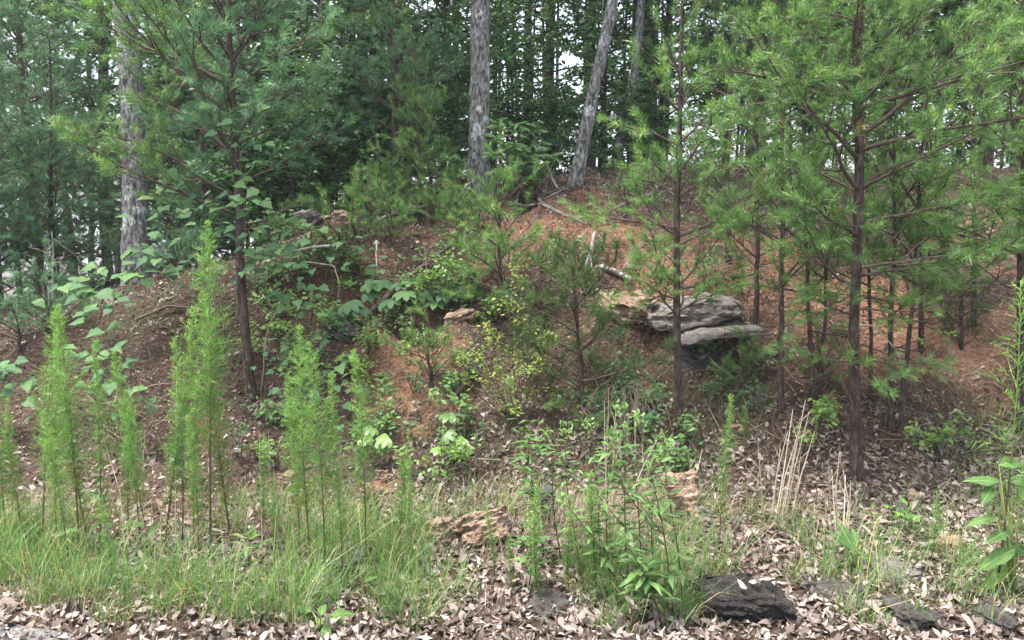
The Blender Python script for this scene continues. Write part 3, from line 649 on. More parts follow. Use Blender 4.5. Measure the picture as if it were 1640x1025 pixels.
def lich_trunk(label, pts, r0, r1, seed, crown=None, name='tree', limbs=()):
    P = np.array([tuple(p) for p in pts]); n = 110; s = np.linspace(0, 1, len(P)); ss = np.linspace(0, 1, n)
    Q = np.stack([np.interp(ss, s, P[:, i]) for i in range(3)], -1)
    kern = np.hanning(17); kern /= kern.sum()
    for i in range(2): Q[:, i] = np.convolve(np.pad(Q[:, i], 8, 'edge'), kern, 'valid')
    t = thing(name, label, 'tree', P[0]); rad = r0+(r1-r0)*ss; rad *= 1+.55*np.exp(-ss*n*.12)
    tb = MB(); tube(tb, Q-P[0], rad, 26, rough=.12, seed=seed, f=30); obj('trunk', tb.mesh('trunk', [M_lichen], True), t)
    if crown is not None:
        Ht, lf, wd = BR[crown]; top = Q[-1]-P[0]
        c = obj('crown', lf, t, loc=(top[0], top[1], top[2]-Ht*.55)); obj('limbs', wd, c)
    return t
b = Vector(((768-CX)/FPX*8.7, 8.7, 0)); b.z = Hs(b.x, b.y)
lich_trunk('straight grey tree trunk blotched with pale lichen on the crest', [b+Vector((0, 0, -.1)), A(767, 240, b.y), A(769, 100, b.y), A(769, -20, b.y), A(771, -300, b.y), A(775, -600, b.y)], .118, .09, 3, 3)
b = Vector(((916-CX)/FPX*8.9, 8.9, 0)); b.z = Hs(b.x, b.y)
lich_trunk('slim grey lichened trunk leaning right on the leafy crest', [b+Vector((0, 0, -.1)), A(932, 240, b.y), A(950, 150, b.y), A(972, 50, b.y), A(988, -30, b.y+.1), A(1020, -200, b.y+.3), A(1050, -420, b.y+.4)], .072, .05, 4, 3)
Y = 8.3; x = (218-CX)/FPX*Y
lich_trunk('thick pale furrowed trunk behind the left pines', [Vector((x, Y, Hs(x, Y)-.1)), A(215, 250, Y), A(212, 160, Y), A(202, 40, Y), A(194, -60, Y), A(180, -300, Y), A(170, -560, Y)], .112, .10, 5, 4)
Y = 11.5; x = (975-CX)/FPX*Y
lich_trunk('thin lichened trunk leaning right behind the slim leaning trunk', [Vector((x, Y, Hs(x, Y)-.1)), A(990, 230, Y), A(1012, 150, Y), A(1024, 50, Y), A(1030, -50, Y), A(1040, -300, Y)], .07, .05, 6, 3)
# bleached dead tree
Y = 10.6; x = (494-CX)/FPX*Y
t = thing('dead_tree', 'bleached leafless dead tree with forked white branches', 'tree', (x, Y, Hs(x, Y)))
tb = MB(); b0 = np.array([x, Y, Hs(x, Y)])
Pm = np.array([tuple(p) for p in [Vector(b0)-Vector((0, 0, .1)), A(494, 180, Y), A(500, 110, Y), A(508, 50, Y), A(520, -20, Y), A(530, -120, Y)]])-b0
tube(tb, Pm, [.05, .045, .04, .032, .025, .012], 8, rough=.1); obj('trunk', tb.mesh('dead_trunk', [M_deadwood], True), t)
for (p0, p1, p2) in [((500, 110), (470, 80), (462, 20)), ((505, 70), (540, 40), (548, -10)), ((497, 150), (530, 120), (560, 105)), ((503, 90), (480, 60), (500, 5)), ((470, 80), (445, 60), (430, 25)), ((508, 50), (525, 20), (515, -30))]:
    m_ = MB(); tube(m_, [np.array(A(*p0, Y))-b0, np.array(A(*p1, Y+.2))-b0, np.array(A(*p2, Y+.3))-b0], [.02, .014, .006], 5); obj('branch', m_.mesh('dead_limb', [M_deadwood], True), t)
# far straight trunks and their crowns
FARL = 'straight dark pine trunk in the far backlit forest'
rg = np.random.default_rng(77)
HC2 = []
for k_ in range(3):
    cm = MB(); wd = MB()
    for j in range(46):
        z = 12.5+j*.12; a = rg.uniform(0, 6.28); L = rg.uniform(1.2, 2.4); f = FAM[11+rg.integers(6)]
        M = bmat(Vector((0, 0, z)), a, rg.uniform(-.1, .5), 0, L/f[0]); cm.addm(f[2], M); wd.addm(f[1], M)
    v_, t_, c_, m_ = cm.arrays(); c2 = MB(); k3 = rg.random(len(t_)) < .4
    tt = t_[k3]; c2.add(v_[tt.ravel()], np.arange(3*len(tt)).reshape(-1, 3), c_[tt.ravel()]); HC2.append((c2.mesh('high_crown', [M_needle_d]), wd.mesh('limbs', [M_darkbark])))
FT = [(x_, rg.uniform(15, 34)) for x_ in np.concatenate([rg.uniform(800, 1090, 34), rg.uniform(540, 800, 14), rg.uniform(-200, 540, 16), rg.uniform(1090, 1850, 18)])]
for (px, Y) in FT:
    x = (px-CX)/FPX*Y; b = Vector((x, Y, Hs(x, Y)-.05)); t = thing('pine_tree', FARL, 'pine tree', b, 'far forest trunks', rg.uniform(0, 6.28))
    tb = MB(); zz = np.linspace(-.3, 18.2, 22); la = rg.normal(0, .012); r0 = rg.uniform(.06, .13)
    tube(tb, np.stack([la*zz+.06*np.sin(zz*.5+px), .05*np.cos(zz*.6+px), zz], -1), np.linspace(r0, .02, 22), 8, rough=.08, seed=int(px) % 53)
    obj('trunk', tb.mesh('far_trunk', [M_darkbark], True), t); k_ = rg.integers(3); c = obj('crown', HC2[k_][0], t); obj('limbs', HC2[k_][1], c)
# understorey and canopy
for (px, Y, s, k_) in [(880, 14.5, 1.0, 1), (960, 12.8, .9, 0), (1060, 13.5, 1.0, 1), (720, 12.0, 1.05, 1), (640, 11.8, 1.0, 0), (560, 12.2, 1.0, 1), (470, 12.5, 1.1, 1), (380, 12.5, 1.1, 0), (270, 13, 1.2, 1), (150, 13.5, 1.3, 1), (20, 13, 1.2, 0),
                       (-90, 14, 1.3, 1), (830, 17, 1.2, 1), (1000, 18, 1.3, 0), (700, 17, 1.3, 1), (1150, 14, 1.2, 1), (1270, 14, 1.2, 1), (1400, 14.5, 1.3, 1), (1520, 13, 1.2, 1), (1640, 13, 1.3, 1), (1760, 14, 1.3, 0)]:
    q_ = 0 if px < 560 else (1 if px < 1100 else 2); back_broad(['dark leafy understorey tree behind the hazy left pines', 'dark leafy understorey tree behind the lichened trunks', 'dark leafy understorey tree behind the right bank pines'][q_], px, Y, s, k_, ['understorey behind left pines', 'understorey behind lichened trunks', 'understorey behind right pines'][q_], r=.045)
for (px, Y, s) in [(430, 9.0, .62), (480, 8.8, .58), (540, 9.0, .62), (590, 9.2, .6), (390, 9.4, .65), (1000, 11.5, .6), (880, 11.4, .6), (820, 11, .6), (720, 10.4, .7), (650, 10.2, .7)]:
    q_ = 0 if Y < 10 else 1; back_broad(['dense dark shrub in the thicket behind the tilted crest slabs', 'dark shrub in the shade behind the straight lichened trunk'][q_], px, Y, s, 2, ['thicket shrubs behind the slabs', 'shrubs behind the lichened trunk'][q_], 'thicket_shrub', 'shrub', .03)
for (px, Y, s, k_) in [(1180, 12.6, .8, 0), (1260, 12.2, .8, 0), (1340, 12.8, .85, 0), (1430, 12.4, .8, 0), (1510, 12.2, .8, 0), (1600, 12.5, .85, 0)]:
    back_broad('bushy green undergrowth tree right behind the crest of the right bank', px, Y, s, k_, 'undergrowth behind the right crest', r=.03)
for (px, Y, s, k_) in [(420, 10.6, .8, 0), (520, 10.8, .85, 0), (600, 10.6, .8, 0), (310, 10.2, .75, 0)]:
    back_broad('mid green leafy small tree above the shaded thicket', px, Y, s, k_, 'small trees above the thicket', r=.03, mat=M_rhodo)
back_broad('dark broadleaf tree hanging over the right end of the crest', 1640, 11.2, 1.05, 1, r=.05)
for (x, y, s, k_) in [(-10, 20, 1, 3), (-4, 20, 1, 4), (1, 21, 1.05, 3), (6, 20, 1, 4), (12, 19, 1, 3), (-7, 22, 1.1, 3), (4, 24, 1.1, 4), (13, 22, 1.1, 3), (-2, 27, 1.1, 4), (9, 29, 1.2, 3), (-14, 25, 1.2, 4)]:  # tall trees added for shade, crowns mostly above the view
    px = x/y*FPX+CX; back_broad('tall forest tree added so its high crown shades the wood', px, y, s, k_, 'tall canopy trees', r=.14)

# ================================================================== LEAVES AS PIECES
def leaf_mesh(name, outline, mat, fold=.12, droop=.15, var=.5):
    o = np.array(outline, float); m_ = MB()
    if len(o) < 7:
        f_ = np.linspace(0, len(o)-1, 9); xi = np.interp(f_, range(len(o)), o[:, 0]); k_ = np.array([.25, .5, .25])
        yi = np.interp(f_, range(len(o)), o[:, 1]); ys_ = np.convolve(np.pad(yi, 1, 'edge'), k_, 'valid'); ys_[[0, -1]] = yi[[0, -1]]
        o = np.stack([xi, ys_*(1+.06*np.sin(f_*5+var*9))], -1)
    n = len(o)
    up = np.stack([o[:, 0], o[:, 1], fold*o[:, 1]-droop*o[:, 0]**2+.035*np.sin(o[:, 0]*9+var*20)*(o[:, 1] > .03)], -1); dn = up*np.array([1, -1, 1]); ce = np.stack([o[:, 0], o[:, 0]*0, -droop*o[:, 0]**2], -1)
    V = np.concatenate([up, ce, dn]); T = []
    for i in range(n-1):
        for (a, b_) in ((0, n), (n, 2*n)):
            T += [[a+i, b_+i, b_+i+1], [a+i, b_+i+1, a+i+1]]
    m_.add(V, T, var); return m_.mesh(name, [mat], True)
LANCE = [(0, .005), (.2, .085), (.42, .13), (.7, .085), (1, .003)]
OVATE = [(0, .02), (.15, .19), (.38, .27), (.7, .16), (1, .004)]
HEART = [(-.10, .02), (-.13, .24), (.05, .46), (.22, .40), (.36, .47), (.62, .24), (1, .005)]
ELLIP = [(0, .02), (.2, .13), (.5, .17), (.8, .12), (1, .01)]
OVATE2 = [(0, .02), (.15, .14), (.38, .21), (.7, .14), (1, .004)]
OBOV = [(0, .02), (.3, .14), (.6, .23), (.85, .17), (1, .02)]
me_aster = [leaf_mesh('aster_leaf', LANCE, M_aster, .15, d, v_) for d, v_ in ((.12, .35), (.22, .55), (.32, .75))]
me_vine = [leaf_mesh('vine_leaf', HEART, M_vineleaf, f_, d, v_) for f_, d, v_ in ((.1, .1, .35), (.2, .2, .5), (-.1, .25, .6), (.15, .15, .8))]
me_broad = [leaf_mesh('broad_leaf', OVATE2, M_bigleaf, .15, d, v_) for d, v_ in ((.2, .35), (.4, .55), (.6, .75))]
me_rhodo = [leaf_mesh('rhododendron_leaf', ELLIP, M_rhodo, .12, d, v_) for d, v_ in ((.1, .35), (.2, .55), (.3, .75))]
me_obov = [leaf_mesh('seedling_leaf', OBOV, M_broad, .15, d, v_) for d, v_ in ((.15, .5), (.3, .8))]
DEADL = [leaf_mesh('dead_leaf', OVATE if i % 2 else OBOV, M_litter, f_, d, v_) for i, (f_, d, v_) in enumerate(((.5, .3, .45), (-.5, -.35, .6), (.7, -.4, .75), (.3, .5, .55), (-.6, .3, .9), (.8, .2, .3)))]
def leafM(p, d, nv, s):
    X = Vector(d).normalized(); Z = Vector(nv); Z = (Z-X*Z.dot(X)).normalized(); Yv = Z.cross(X)
    M = Matrix((X, Yv, Z)).transposed().to_4x4(); return Matrix.Translation(p) @ M @ Matrix.Scale(s, 4)
def dirv(a, z=0.0): return Vector((math.cos(a), math.sin(a), z))

# asters
def aster(label, base_px, top_px, n, ll, group, seed, dy=0, twigs=0):
    ll = ll*1.25; rg = np.random.default_rng(seed); b = G(*base_px); tp = A(*top_px, b.y+dy)-b
    t = thing('aster_weed', label, 'weed', b, group)
    P = np.array([np.array(tp)*u+np.array([0, 0, 1])*0+np.array([.03*math.sin(u*4+seed), .02*math.sin(u*5), 0])*u for u in np.linspace(0, 1, 10)]); P[0][2] -= .03
    m_ = MB(); tube(m_, P, np.linspace(.0042, .0016, 10), 5, np.linspace(0, .8, 10)); obj('stem', m_.mesh('aster_stem', [M_astem], True), t)
    lines = [(P, n)]
    for k_ in range(twigs):
        u = rg.uniform(.35, .8); p = at_h(P, P[0][2]+(P[-1][2]-P[0][2])*u); a = rg.uniform(0, 6.28)
        ln = wander(p, (math.cos(a)*.6, math.sin(a)*.6, .8), float(np.linalg.norm(tp))*rg.uniform(.2, .4), 5, .08, rg)
        m_ = MB(); tube(m_, ln, np.linspace(.0025, .001, 5), 4, np.linspace(.3, .9, 5)); obj('twig', m_.mesh('aster_twig', [M_astem], True), t); lines.append((ln, max(4, n//3)))
    for (ln, q_) in lines:
        a = rg.uniform(0, 6.28)
        for j in range(q_):
            u = (.22 if ln is P else .1)+(.80 if ln is P else .92)*j/q_; k_ = u*(len(ln)-1); i_ = min(len(ln)-2, int(k_)); p = ln[i_]+(ln[i_+1]-ln[i_])*(k_-i_)
            a += 2.4+rg.normal(0, .3); s = ll*(1.1-.62*u**2)*rg.uniform(.8, 1.15)
            obj('leaf', me_aster[rg.integers(3)], t, M=leafM(Vector(p), dirv(a, rg.uniform(-.1, .55)), (0, -.15, 1), s))
    tip = lines[0][0][-1]; m_ = MB(); P_ = tip+rg.normal(0, .016, (34, 3)); leaf_cloud(m_, P_, .022, rg, .2, .85, out=np.array([0, 0, .8]))
    obj('flower_bud_cluster', m_.mesh('aster_bud', [M_aster]), t)
AG = 'leafy asters at the bank foot'
AL = 'upright leafy aster weed with reddish stem at the bank foot'
aster('tallest aster with nodding narrow leaves beneath the yellow shrub', (872, 905), (826, 612), 30, .075, None, 1, twigs=4)
for i, (bp, tp, n_, l_, tw) in enumerate([((980, 960), (968, 700), 20, .072, 2), ((1012, 965), (985, 655), 26, .075, 3), ((1034, 960), (1002, 690), 20, .07, 2), ((1082, 1000), (1030, 668), 26, .075, 3), ((1094, 985), (1070, 705), 20, .07, 2),
                                        ((930, 930), (905, 690), 18, .066, 2), ((1050, 950), (1046, 730), 16, .065, 1), ((900, 900), (870, 700), 16, .06, 1), ((965, 920), (942, 680), 18, .066, 2)]):
    aster(AL, bp, tp, n_, l_, AG, 10+i, twigs=tw)
aster('aster with stem leaning far left through the dry grass', (1005, 960), (905, 800), 18, .085, None, 31, twigs=2)
aster('low aster bush with broad pale leaves beside the charred block', (1060, 1000), (1010, 860), 22, .095, None, 32, twigs=4)
aster('leafy aster sprouting between dogfennel and slanted rock', (845, 950), (860, 830), 16, .085, None, 33, twigs=2)
aster('small leafy weed by the grass below the vine wrapped pine', (398, 905), (400, 850), 8, .10, None, 34)
aster('narrow leaved weed in front of the bramble shadow', (720, 770), (700, 690), 10, .06, None, 35)

# ------------------------------------------------------------------ dogfennel
def fennel_mesh(seed, Ht=1.5, f0=.26, bl=.13, dens=1.0, open_=False):
    rg = np.random.default_rng(seed); st, lf = MB(), MB(); n = 22; zz = np.linspace(0, 1, n)
    ax = np.stack([.05*np.sin(zz*2.2+seed)*zz, .05*np.sin(zz*1.7+seed*2)*zz, zz*Ht], -1)
    tube(st, np.concatenate([[ax[0]-[0, 0, .04]], ax]), np.concatenate([[.006], np.linspace(.0058, .0012, n)]), 5, np.concatenate([[0], zz]))
    m_ = int(Ht*(1-f0)/.0095*dens); B_, D_, L_, U_ = [], [], [], []
    for k_ in range(m_):
        u = f0+(1-f0)*(k_+rg.random())/m_; k2 = u*(n-1); i_ = min(n-2, int(k2)); p = ax[i_]+(ax[i_+1]-ax[i_])*(k2-i_)
        prof = (1+.35*math.sin(u*17+seed*2.1)*math.sin(u*41+seed))*min(1, (u-f0)*5+.45)*(1-max(0, u-.62)/.38*.72)
        for j in range(3 if not open_ else 2):
            a = rg.uniform(0, 6.28); l = bl*prof*rg.uniform(.55, 1.2); e = rg.uniform(.5, 1.3)+max(0, u-.8)*3
            B_.append(p); D_.append(nrm(np.array([math.cos(a), math.sin(a), e]))); L_.append(l); U_.append(u)
    B_ = np.array(B_); D_ = np.array(D_); L_ = np.array(L_); U_ = np.array(U_); nb = len(B_)
    droop = rg.uniform(.2, .9, nb)
    def cur(t): return B_+D_*(L_*t)[:, None]-np.array([0, 0, 1.0])*(droop*L_*t*t*.55)[:, None]
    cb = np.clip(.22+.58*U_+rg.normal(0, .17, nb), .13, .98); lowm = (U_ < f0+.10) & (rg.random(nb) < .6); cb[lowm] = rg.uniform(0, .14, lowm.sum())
    def strip(p0, p1, wd, c):
        n_ = len(p0); d = nrm(p1-p0); wv = nrm(np.cross(d, rg.normal(0, 1, (n_, 3))))*wd/2
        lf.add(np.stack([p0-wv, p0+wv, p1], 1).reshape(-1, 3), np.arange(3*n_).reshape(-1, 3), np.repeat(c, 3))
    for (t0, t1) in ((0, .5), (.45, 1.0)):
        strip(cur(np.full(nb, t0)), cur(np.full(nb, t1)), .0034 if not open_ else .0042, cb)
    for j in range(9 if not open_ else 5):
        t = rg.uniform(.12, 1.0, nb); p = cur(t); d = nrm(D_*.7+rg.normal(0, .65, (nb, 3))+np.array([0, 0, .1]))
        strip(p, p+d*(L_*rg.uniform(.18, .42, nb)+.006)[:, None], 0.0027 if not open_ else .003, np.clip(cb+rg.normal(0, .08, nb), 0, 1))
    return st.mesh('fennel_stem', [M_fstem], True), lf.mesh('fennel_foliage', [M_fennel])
FEN = [fennel_mesh(s_, 1.5, f_, b_) for s_, f_, b_ in ((1, .24, .125), (2, .32, .14), (3, .2, .11), (4, .28, .13), (5, .18, .105), (6, .26, .15))]
FSHORT = [fennel_mesh(s_, .7, .06, .07) for s_ in (11, 12)]
FOPEN = fennel_mesh(21, 1.5, .22, .17, .55, True)
def fennel(label, px, top, base, k_, group=None, lean=(0, 0), short=False, mesh=None):
    b = G(px, base); tp = A(px, top, b.y); h = tp.z-b.z; st, lf = mesh or (FSHORT[k_ % 2] if short else FEN[k_ % 6])
    t = thing('dogfennel', label, 'weed', b, group, rng.uniform(0, 6.28), h/(.7 if short else 1.5)); t.rotation_euler[0] = lean[0]; t.rotation_euler[1] = lean[1]
    obj('stem', st, t); obj('foliage', lf, t)
DL, DG = 'feathery green dogfennel stalk in the stand on the grassy verge', 'dogfennel stand on the left verge'
for i, (px, tp, bs) in enumerate([(42, 640, 880), (68, 490, 885), (92, 560, 880), (128, 492, 905), (158, 545, 900), (112, 655, 915), (205, 660, 880), (226, 560, 880), (262, 492, 895), (292, 545, 890), (372, 470, 885),
                                  (422, 700, 880), (498, 525, 915), (520, 545, 930), (548, 600, 940), (586, 560, 905), (640, 690, 905), (10, 600, 880), (310, 600, 880), (245, 620, 900), (655, 740, 890), (-20, 560, 890), (145, 600, 890), (480, 600, 905), (318, 660, 900), (440, 760, 900)]):
    q_ = (px > 470)*2+(tp > 585)
    fennel(['feathery green dogfennel stalk in the tall stand left of the vine wrapped pine', 'shorter dogfennel stalk tucked into the stand left of the vine wrapped pine', 'feathery green dogfennel stalk in the clump right of the vine wrapped pine', 'shorter dogfennel stalk in the clump right of the vine wrapped pine'][q_], px, tp, bs, i, ['tall dogfennel left stand', 'shorter dogfennel left stand', 'tall dogfennel right clump', 'shorter dogfennel right clump'][q_], (rng.normal(0, .055), rng.normal(0, .055)))
fennel('tallest dogfennel spire rising beside the vine wrapped pine', 338, 355, 895, 1, None, (0, -.01))
fennel('tall open dogfennel with long bare leaf spokes at the right verge', 1596, 448, 955, 0, None, (0, 0), mesh=FOPEN)
for i, (px, tp, bs) in enumerate([(180, 795, 940), (865, 770, 965), (955, 745, 950), (792, 810, 925), (1490, 790, 900), (912, 800, 950), (820, 850, 950), (1195, 640, 720), (1160, 850, 915)]):
    fennel('short bushy dogfennel shoot standing apart from the tall stand', px, tp, bs, i, 'short dogfennel shoots', (rng.normal(0, .04), rng.normal(0, .04)), True)
fennel('narrow dogfennel spire on bare soil right of the tan boulder', 1152, 632, 880, 2, None, (0, 0))

# ------------------------------------------------------------------ vines
def vine(label, path, nleaf, size, seed, name='leafy_vine', spread=.09, mats=None):
    rg = np.random.default_rng(seed); P = np.array([tuple(p) for p in path]); s = np.linspace(0, 1, len(P)); ss = np.linspace(0, 1, 40)
    Q = np.stack([np.interp(ss, s, P[:, i]) for i in range(3)], -1)+rg.normal(0, .012, (40, 3)); b = Q[0].copy()
    t = thing(name, label, 'vine', b); m_ = MB(); tube(m_, Q-b, np.linspace(.0045, .002, 40), 5, .3); obj('stem', m_.mesh('vine_stem', [M_twig], True), t)
    for k_ in range(nleaf):
        p = Q[rg.integers(40)]-b+rg.normal(0, spread, 3)*[1, .5, .9]; a = rg.uniform(math.pi, 2*math.pi)
        obj('leaf', me_vine[rg.integers(4)], t, M=leafM(Vector(p), dirv(a, rg.uniform(-.7, .1)), (rg.normal(0, .25), -.55+rg.normal(0, .2), 1), size*rg.uniform(.6, 1.25)))
vine('heart leaved vine trailing over the low left crest', [A(92, 462, 5.75), A(140, 452, 5.8), A(190, 445, 5.8), A(240, 430, 5.85), A(300, 425, 5.9), A(345, 440, 5.9)], 52, .095, 1, spread=.085)
vine('heart leaved vine hanging down the dark left bank face', [A(165, 470, 5.6), A(160, 520, 5.5), A(175, 570, 5.4), A(185, 605, 5.3), A(150, 600, 5.3)], 20, .105, 2, spread=.09)
vine('heart leaved vine arching up from the left crest through pine boughs', [A(235, 440, 6.0), A(225, 390, 6.0), A(260, 375, 6.0), A(295, 330, 5.8), A(270, 300, 5.7)], 26, .09, 3, spread=.1)
vine('vine climbing the trunk of the left young pine', [A(398, 420, 5.3), A(392, 340, 5.25), A(380, 240, 5.25), A(376, 180, 5.2), A(400, 130, 5.2)], 40, .075, 4, spread=.11)
vine('vine leaves spilling right of the pine across the bank face', [A(370, 415, 5.2), A(410, 405, 5.25), A(450, 415, 5.3), A(480, 440, 5.4), A(470, 470, 5.4), A(490, 500, 5.4)], 44, .075, 5, spread=.10)
vine('small leaved vine above the hollow behind the pine', [A(430, 340, 6.6), A(470, 370, 6.6), A(540, 390, 6.5), A(590, 400, 6.4), A(560, 430, 6.4)], 44, .07, 6, spread=.11)
vine('broad vine leaves low at the left edge beside dead twigs', [A(-10, 600, 5.2), A(20, 590, 5.2), A(45, 585, 5.2), A(60, 660, 5.0)], 14, .10, 7, spread=.08)
vine('trailing leaves among the fennel near the pine foot', [A(520, 560, 5.4), A(540, 590, 5.4), A(560, 640, 5.3)], 16, .075, 8)
vine('dark vine mat on the slope behind the tall fennel', [A(430, 560, 5.6), A(470, 590, 5.5), A(480, 640, 5.4), A(450, 620, 5.4)], 26, .055, 9, spread=.12)
vine('vine leaves dangling from the left bough over the dark pines', [A(270, 300, 5.6), A(300, 290, 5.5), A(330, 310, 5.4), A(360, 330, 5.3)], 26, .085, 10, spread=.1)
vine('vine leaves among the dead twig tangle on the left face', [A(150, 560, 5.3), A(190, 590, 5.2), A(230, 620, 5.1), A(215, 660, 5.1)], 24, .085, 11, spread=.1)
vine('vine covering the crest between the pale slab and the pine', [A(400, 360, 6.4), A(440, 350, 6.5), A(480, 375, 6.4), A(450, 395, 6.3)], 34, .06, 12, spread=.1)
# palmate creeper
def palmate(n, size, lvs=5):
    m_ = MB()
    for k_ in range(lvs):
        a = (k_-(lvs-1)/2)*.62; o = np.array(OBOV); L = 1-.12*abs(k_-2)
        up = np.stack([o[:, 0]*L, o[:, 1]*.9, .1*o[:, 1]-.25*o[:, 0]**2], -1); V = np.concatenate([up, np.stack([o[:, 0]*L, o[:, 0]*0, -.25*o[:, 0]**2], -1), up*[1, -1, 1]])
        c, s = math.cos(a), math.sin(a); V = V@np.array([[c, s, 0], [-s, c, 0], [0, 0, 1]]); q_ = len(o); T = []
        for i in range(q_-1):
            for (a0, b0_) in ((0, q_), (q_, 2*q_)): T += [[a0+i, b0_+i, b0_+i+1], [a0+i, b0_+i+1, a0+i+1]]
        m_.add(V, T, n)
    return m_.mesh('palmate_leaf', [M_vine], True)
PAL = [palmate(.3, 1), palmate(.55, 1)]
def creeper(label, pts, size, seed, cat='vine', name='creeper', mat=None):
    rg = np.random.default_rng(seed); b = G(*pts[0]); t = thing(name, label, cat, b); m_ = MB()
    for (px, py) in pts:
        g = G(px, py); p = g-b+Vector((0, -.06, .10+rg.uniform(0, .08))); tube(m_, [g-b-Vector((0, 0, .02)), (g-b+p)/2+Vector((.01, 0, 0)), p], [.002, .0018, .0012], 4, .4)
        obj('leaf', PAL[rg.integers(2)], t, M=leafM(p, dirv(rg.uniform(3.4, 6.0), -.25), (rg.normal(0, .2), -.45, 1), size*rg.uniform(.8, 1.2)), mat=mat)
    obj('stem', m_.mesh('creeper_stem', [M_twig]), t)
creeper('five leaflet creeper spreading under the fallen dark branch', [(645, 480), (610, 475), (628, 498), (660, 470), (680, 492), (590, 500), (615, 510), (575, 520), (700, 500), (650, 500), (595, 480), (560, 515), (712, 490)], .135, 1)
creeper('small five leaflet creeper low on the mid slope', [(715, 720), (730, 700), (745, 735), (705, 745), (722, 690), (600, 720), (625, 735), (585, 735)], .085, 2, mat=M_broad)

# ------------------------------------------------------------------ broad leaved plants, rhododendron, seedlings
def rosette(label, base, leaves, mesh, name, cat='plant', seed=1, stem=True, dist=None):
    rg = np.random.default_rng(seed); b = G(*base); t = thing(name, label, cat, b); m_ = MB()
    for (px, py, ang, s, z) in leaves:
        p = A(px, py, b.y+rg.uniform(-.06, .08))-b
        tube(m_, [Vector((0, 0, -.02)), p*.5+Vector((0, 0, .02)), p], [.0045, .0035, .002], 5, .8)
        obj('leaf', mesh[rg.integers(len(mesh))], t, M=leafM(p, dirv(R(ang), z), (0, -.6, 1), s))
    obj('stem', m_.mesh('plant_stem', [M_fstem], True), t)
rosette('large leaved pokeweed plant at the right edge of the verge', (1622, 950), [(1600, 772, 170, .14, .1), (1612, 770, 330, .17, .15), (1600, 745, 10, .17, .2), (1620, 800, 350, .16, -.1), (1596, 830, 175, .12, 0), (1615, 850, 200, .13, -.2), (1605, 870, 330, .17, -.15), (1625, 880, 190, .18, -.3), (1635, 850, 300, .16, -.2), (1612, 905, 210, .16, -.3), (1640, 730, 280, .15, .1), (1640, 900, 270, .16, -.3), (1590, 780, 220, .12, -.4), (1635, 780, 260, .15, -.3)], me_broad, 'pokeweed', seed=2)
rosette('dock like weed with upright wavy leaf in the leaf litter', (1372, 912), [(1368, 885, 120, .15, 1.6), (1362, 880, 160, .13, 1.0), (1378, 890, 330, .10, -.2), (1366, 900, 190, .06, 0), (1372, 872, 80, .10, .8)], me_broad, 'dock_weed', seed=3)
rosette('bright seedling with five drooping leaves at the road edge', (512, 1012), [(510, 990, 190, .12, -.1), (520, 992, 340, .15, -.1), (515, 985, 100, .10, .3), (520, 1000, 290, .11, -.4), (505, 1000, 230, .13, -.2), (500, 980, 150, .10, .1), (530, 985, 20, .10, .1)], me_broad, 'seedling', seed=4)
rosette('pale leaved seedling beside the feathery stems on the verge', (590, 950), [(588, 935, 100, .07, .5), (580, 945, 185, .07, 0), (600, 945, 350, .08, 0), (590, 960, 280, .07, -.3), (585, 930, 20, .06, .3)], me_broad, 'seedling', seed=5)
rosette('yellowing broad leaf plant within the left dogfennel stand', (140, 900), [(120, 852, 185, .12, .1), (128, 850, 160, .10, .1), (146, 848, 45, .10, .6), (150, 858, 350, .07, 0), (136, 880, 260, .09, -.2)], me_broad, 'broadleaf_weed', seed=6)
rosette('dark green low weed at the foot of the left dogfennel', (205, 905), [(196, 848, 60, .08, .9), (205, 846, 20, .09, .5), (240, 860, 80, .09, .9), (190, 870, 200, .08, 0)], me_broad, 'broadleaf_weed', seed=7)
# rhododendron on the crest
b = Vector(((846-CX)/FPX*8.45, 8.45, 0)); b.z = Hs(b.x, b.y); t = thing('rhododendron', 'glossy leaved rhododendron shrub between the lichened trunks', 'shrub', b); rg = np.random.default_rng(8); m_ = MB()
for k_ in range(24):
    px, py = rg.uniform(783, 888), rg.uniform(165, 285)
    tip = A(px, py, b.y+rg.uniform(-.25, .35))-b; mid = tip*.5+Vector((rg.normal(0, .05), 0, .03)); tube(m_, [Vector((rg.normal(0, .04), 0, -.04)), mid, tip], [.010, .006, .003], 5, .5)
    a0 = rg.uniform(0, 6.28)
    for j in range(12):
        obj('leaf', me_rhodo[rg.integers(3)], t, M=leafM((tip if j < 8 else tip*.72+Vector((0, -.02, .02)))+Vector((0, 0, -.025*(j % 3))), dirv(a0+j*.785+rg.normal(0, .15), rg.uniform(-.35, .6)), (0, -.8, 1), rg.uniform(.10, .16)))
obj('stems', m_.mesh('rhododendron_stem', [M_twig], True), t)
# sweetshrub spray with bright leaves
Y = 10.0; b = Vector(((590-CX)/FPX*Y, Y, 0)); b.z = Hs(b.x, b.y); t = thing('hickory_sapling', 'sapling with a bright yellow green leaf spray behind the crest', 'tree', b); m_ = MB()
top = A(590, 40, Y)-b; tube(m_, [Vector((0, 0, -.05)), top*.5+Vector((.05, 0, 0)), top], [.02, .014, .006], 6); lfm = MB()
for (px, py) in [(520, 60), (545, 40), (570, 30), (600, 40), (620, 70), (580, 60), (640, 20), (505, 75), (560, 75), (610, 20)]:
    e = A(px, py, Y-.2+rg.uniform(-.2, .2))-b; tube(m_, [top*.8, (top*.8+e)/2+Vector((0, 0, .08)), e], [.006, .004, .002], 4)
    pts = np.array(e)+rg.normal(0, .09, (34, 3))*[1.2, 1, .5]; leaf_cloud(lfm, pts, .12, rg, .7, .55)
obj('trunk', m_.mesh('sapling_trunk', [M_darkbark], True), t); obj('crown', lfm.mesh('sapling_leaves', [M_broad]), t)
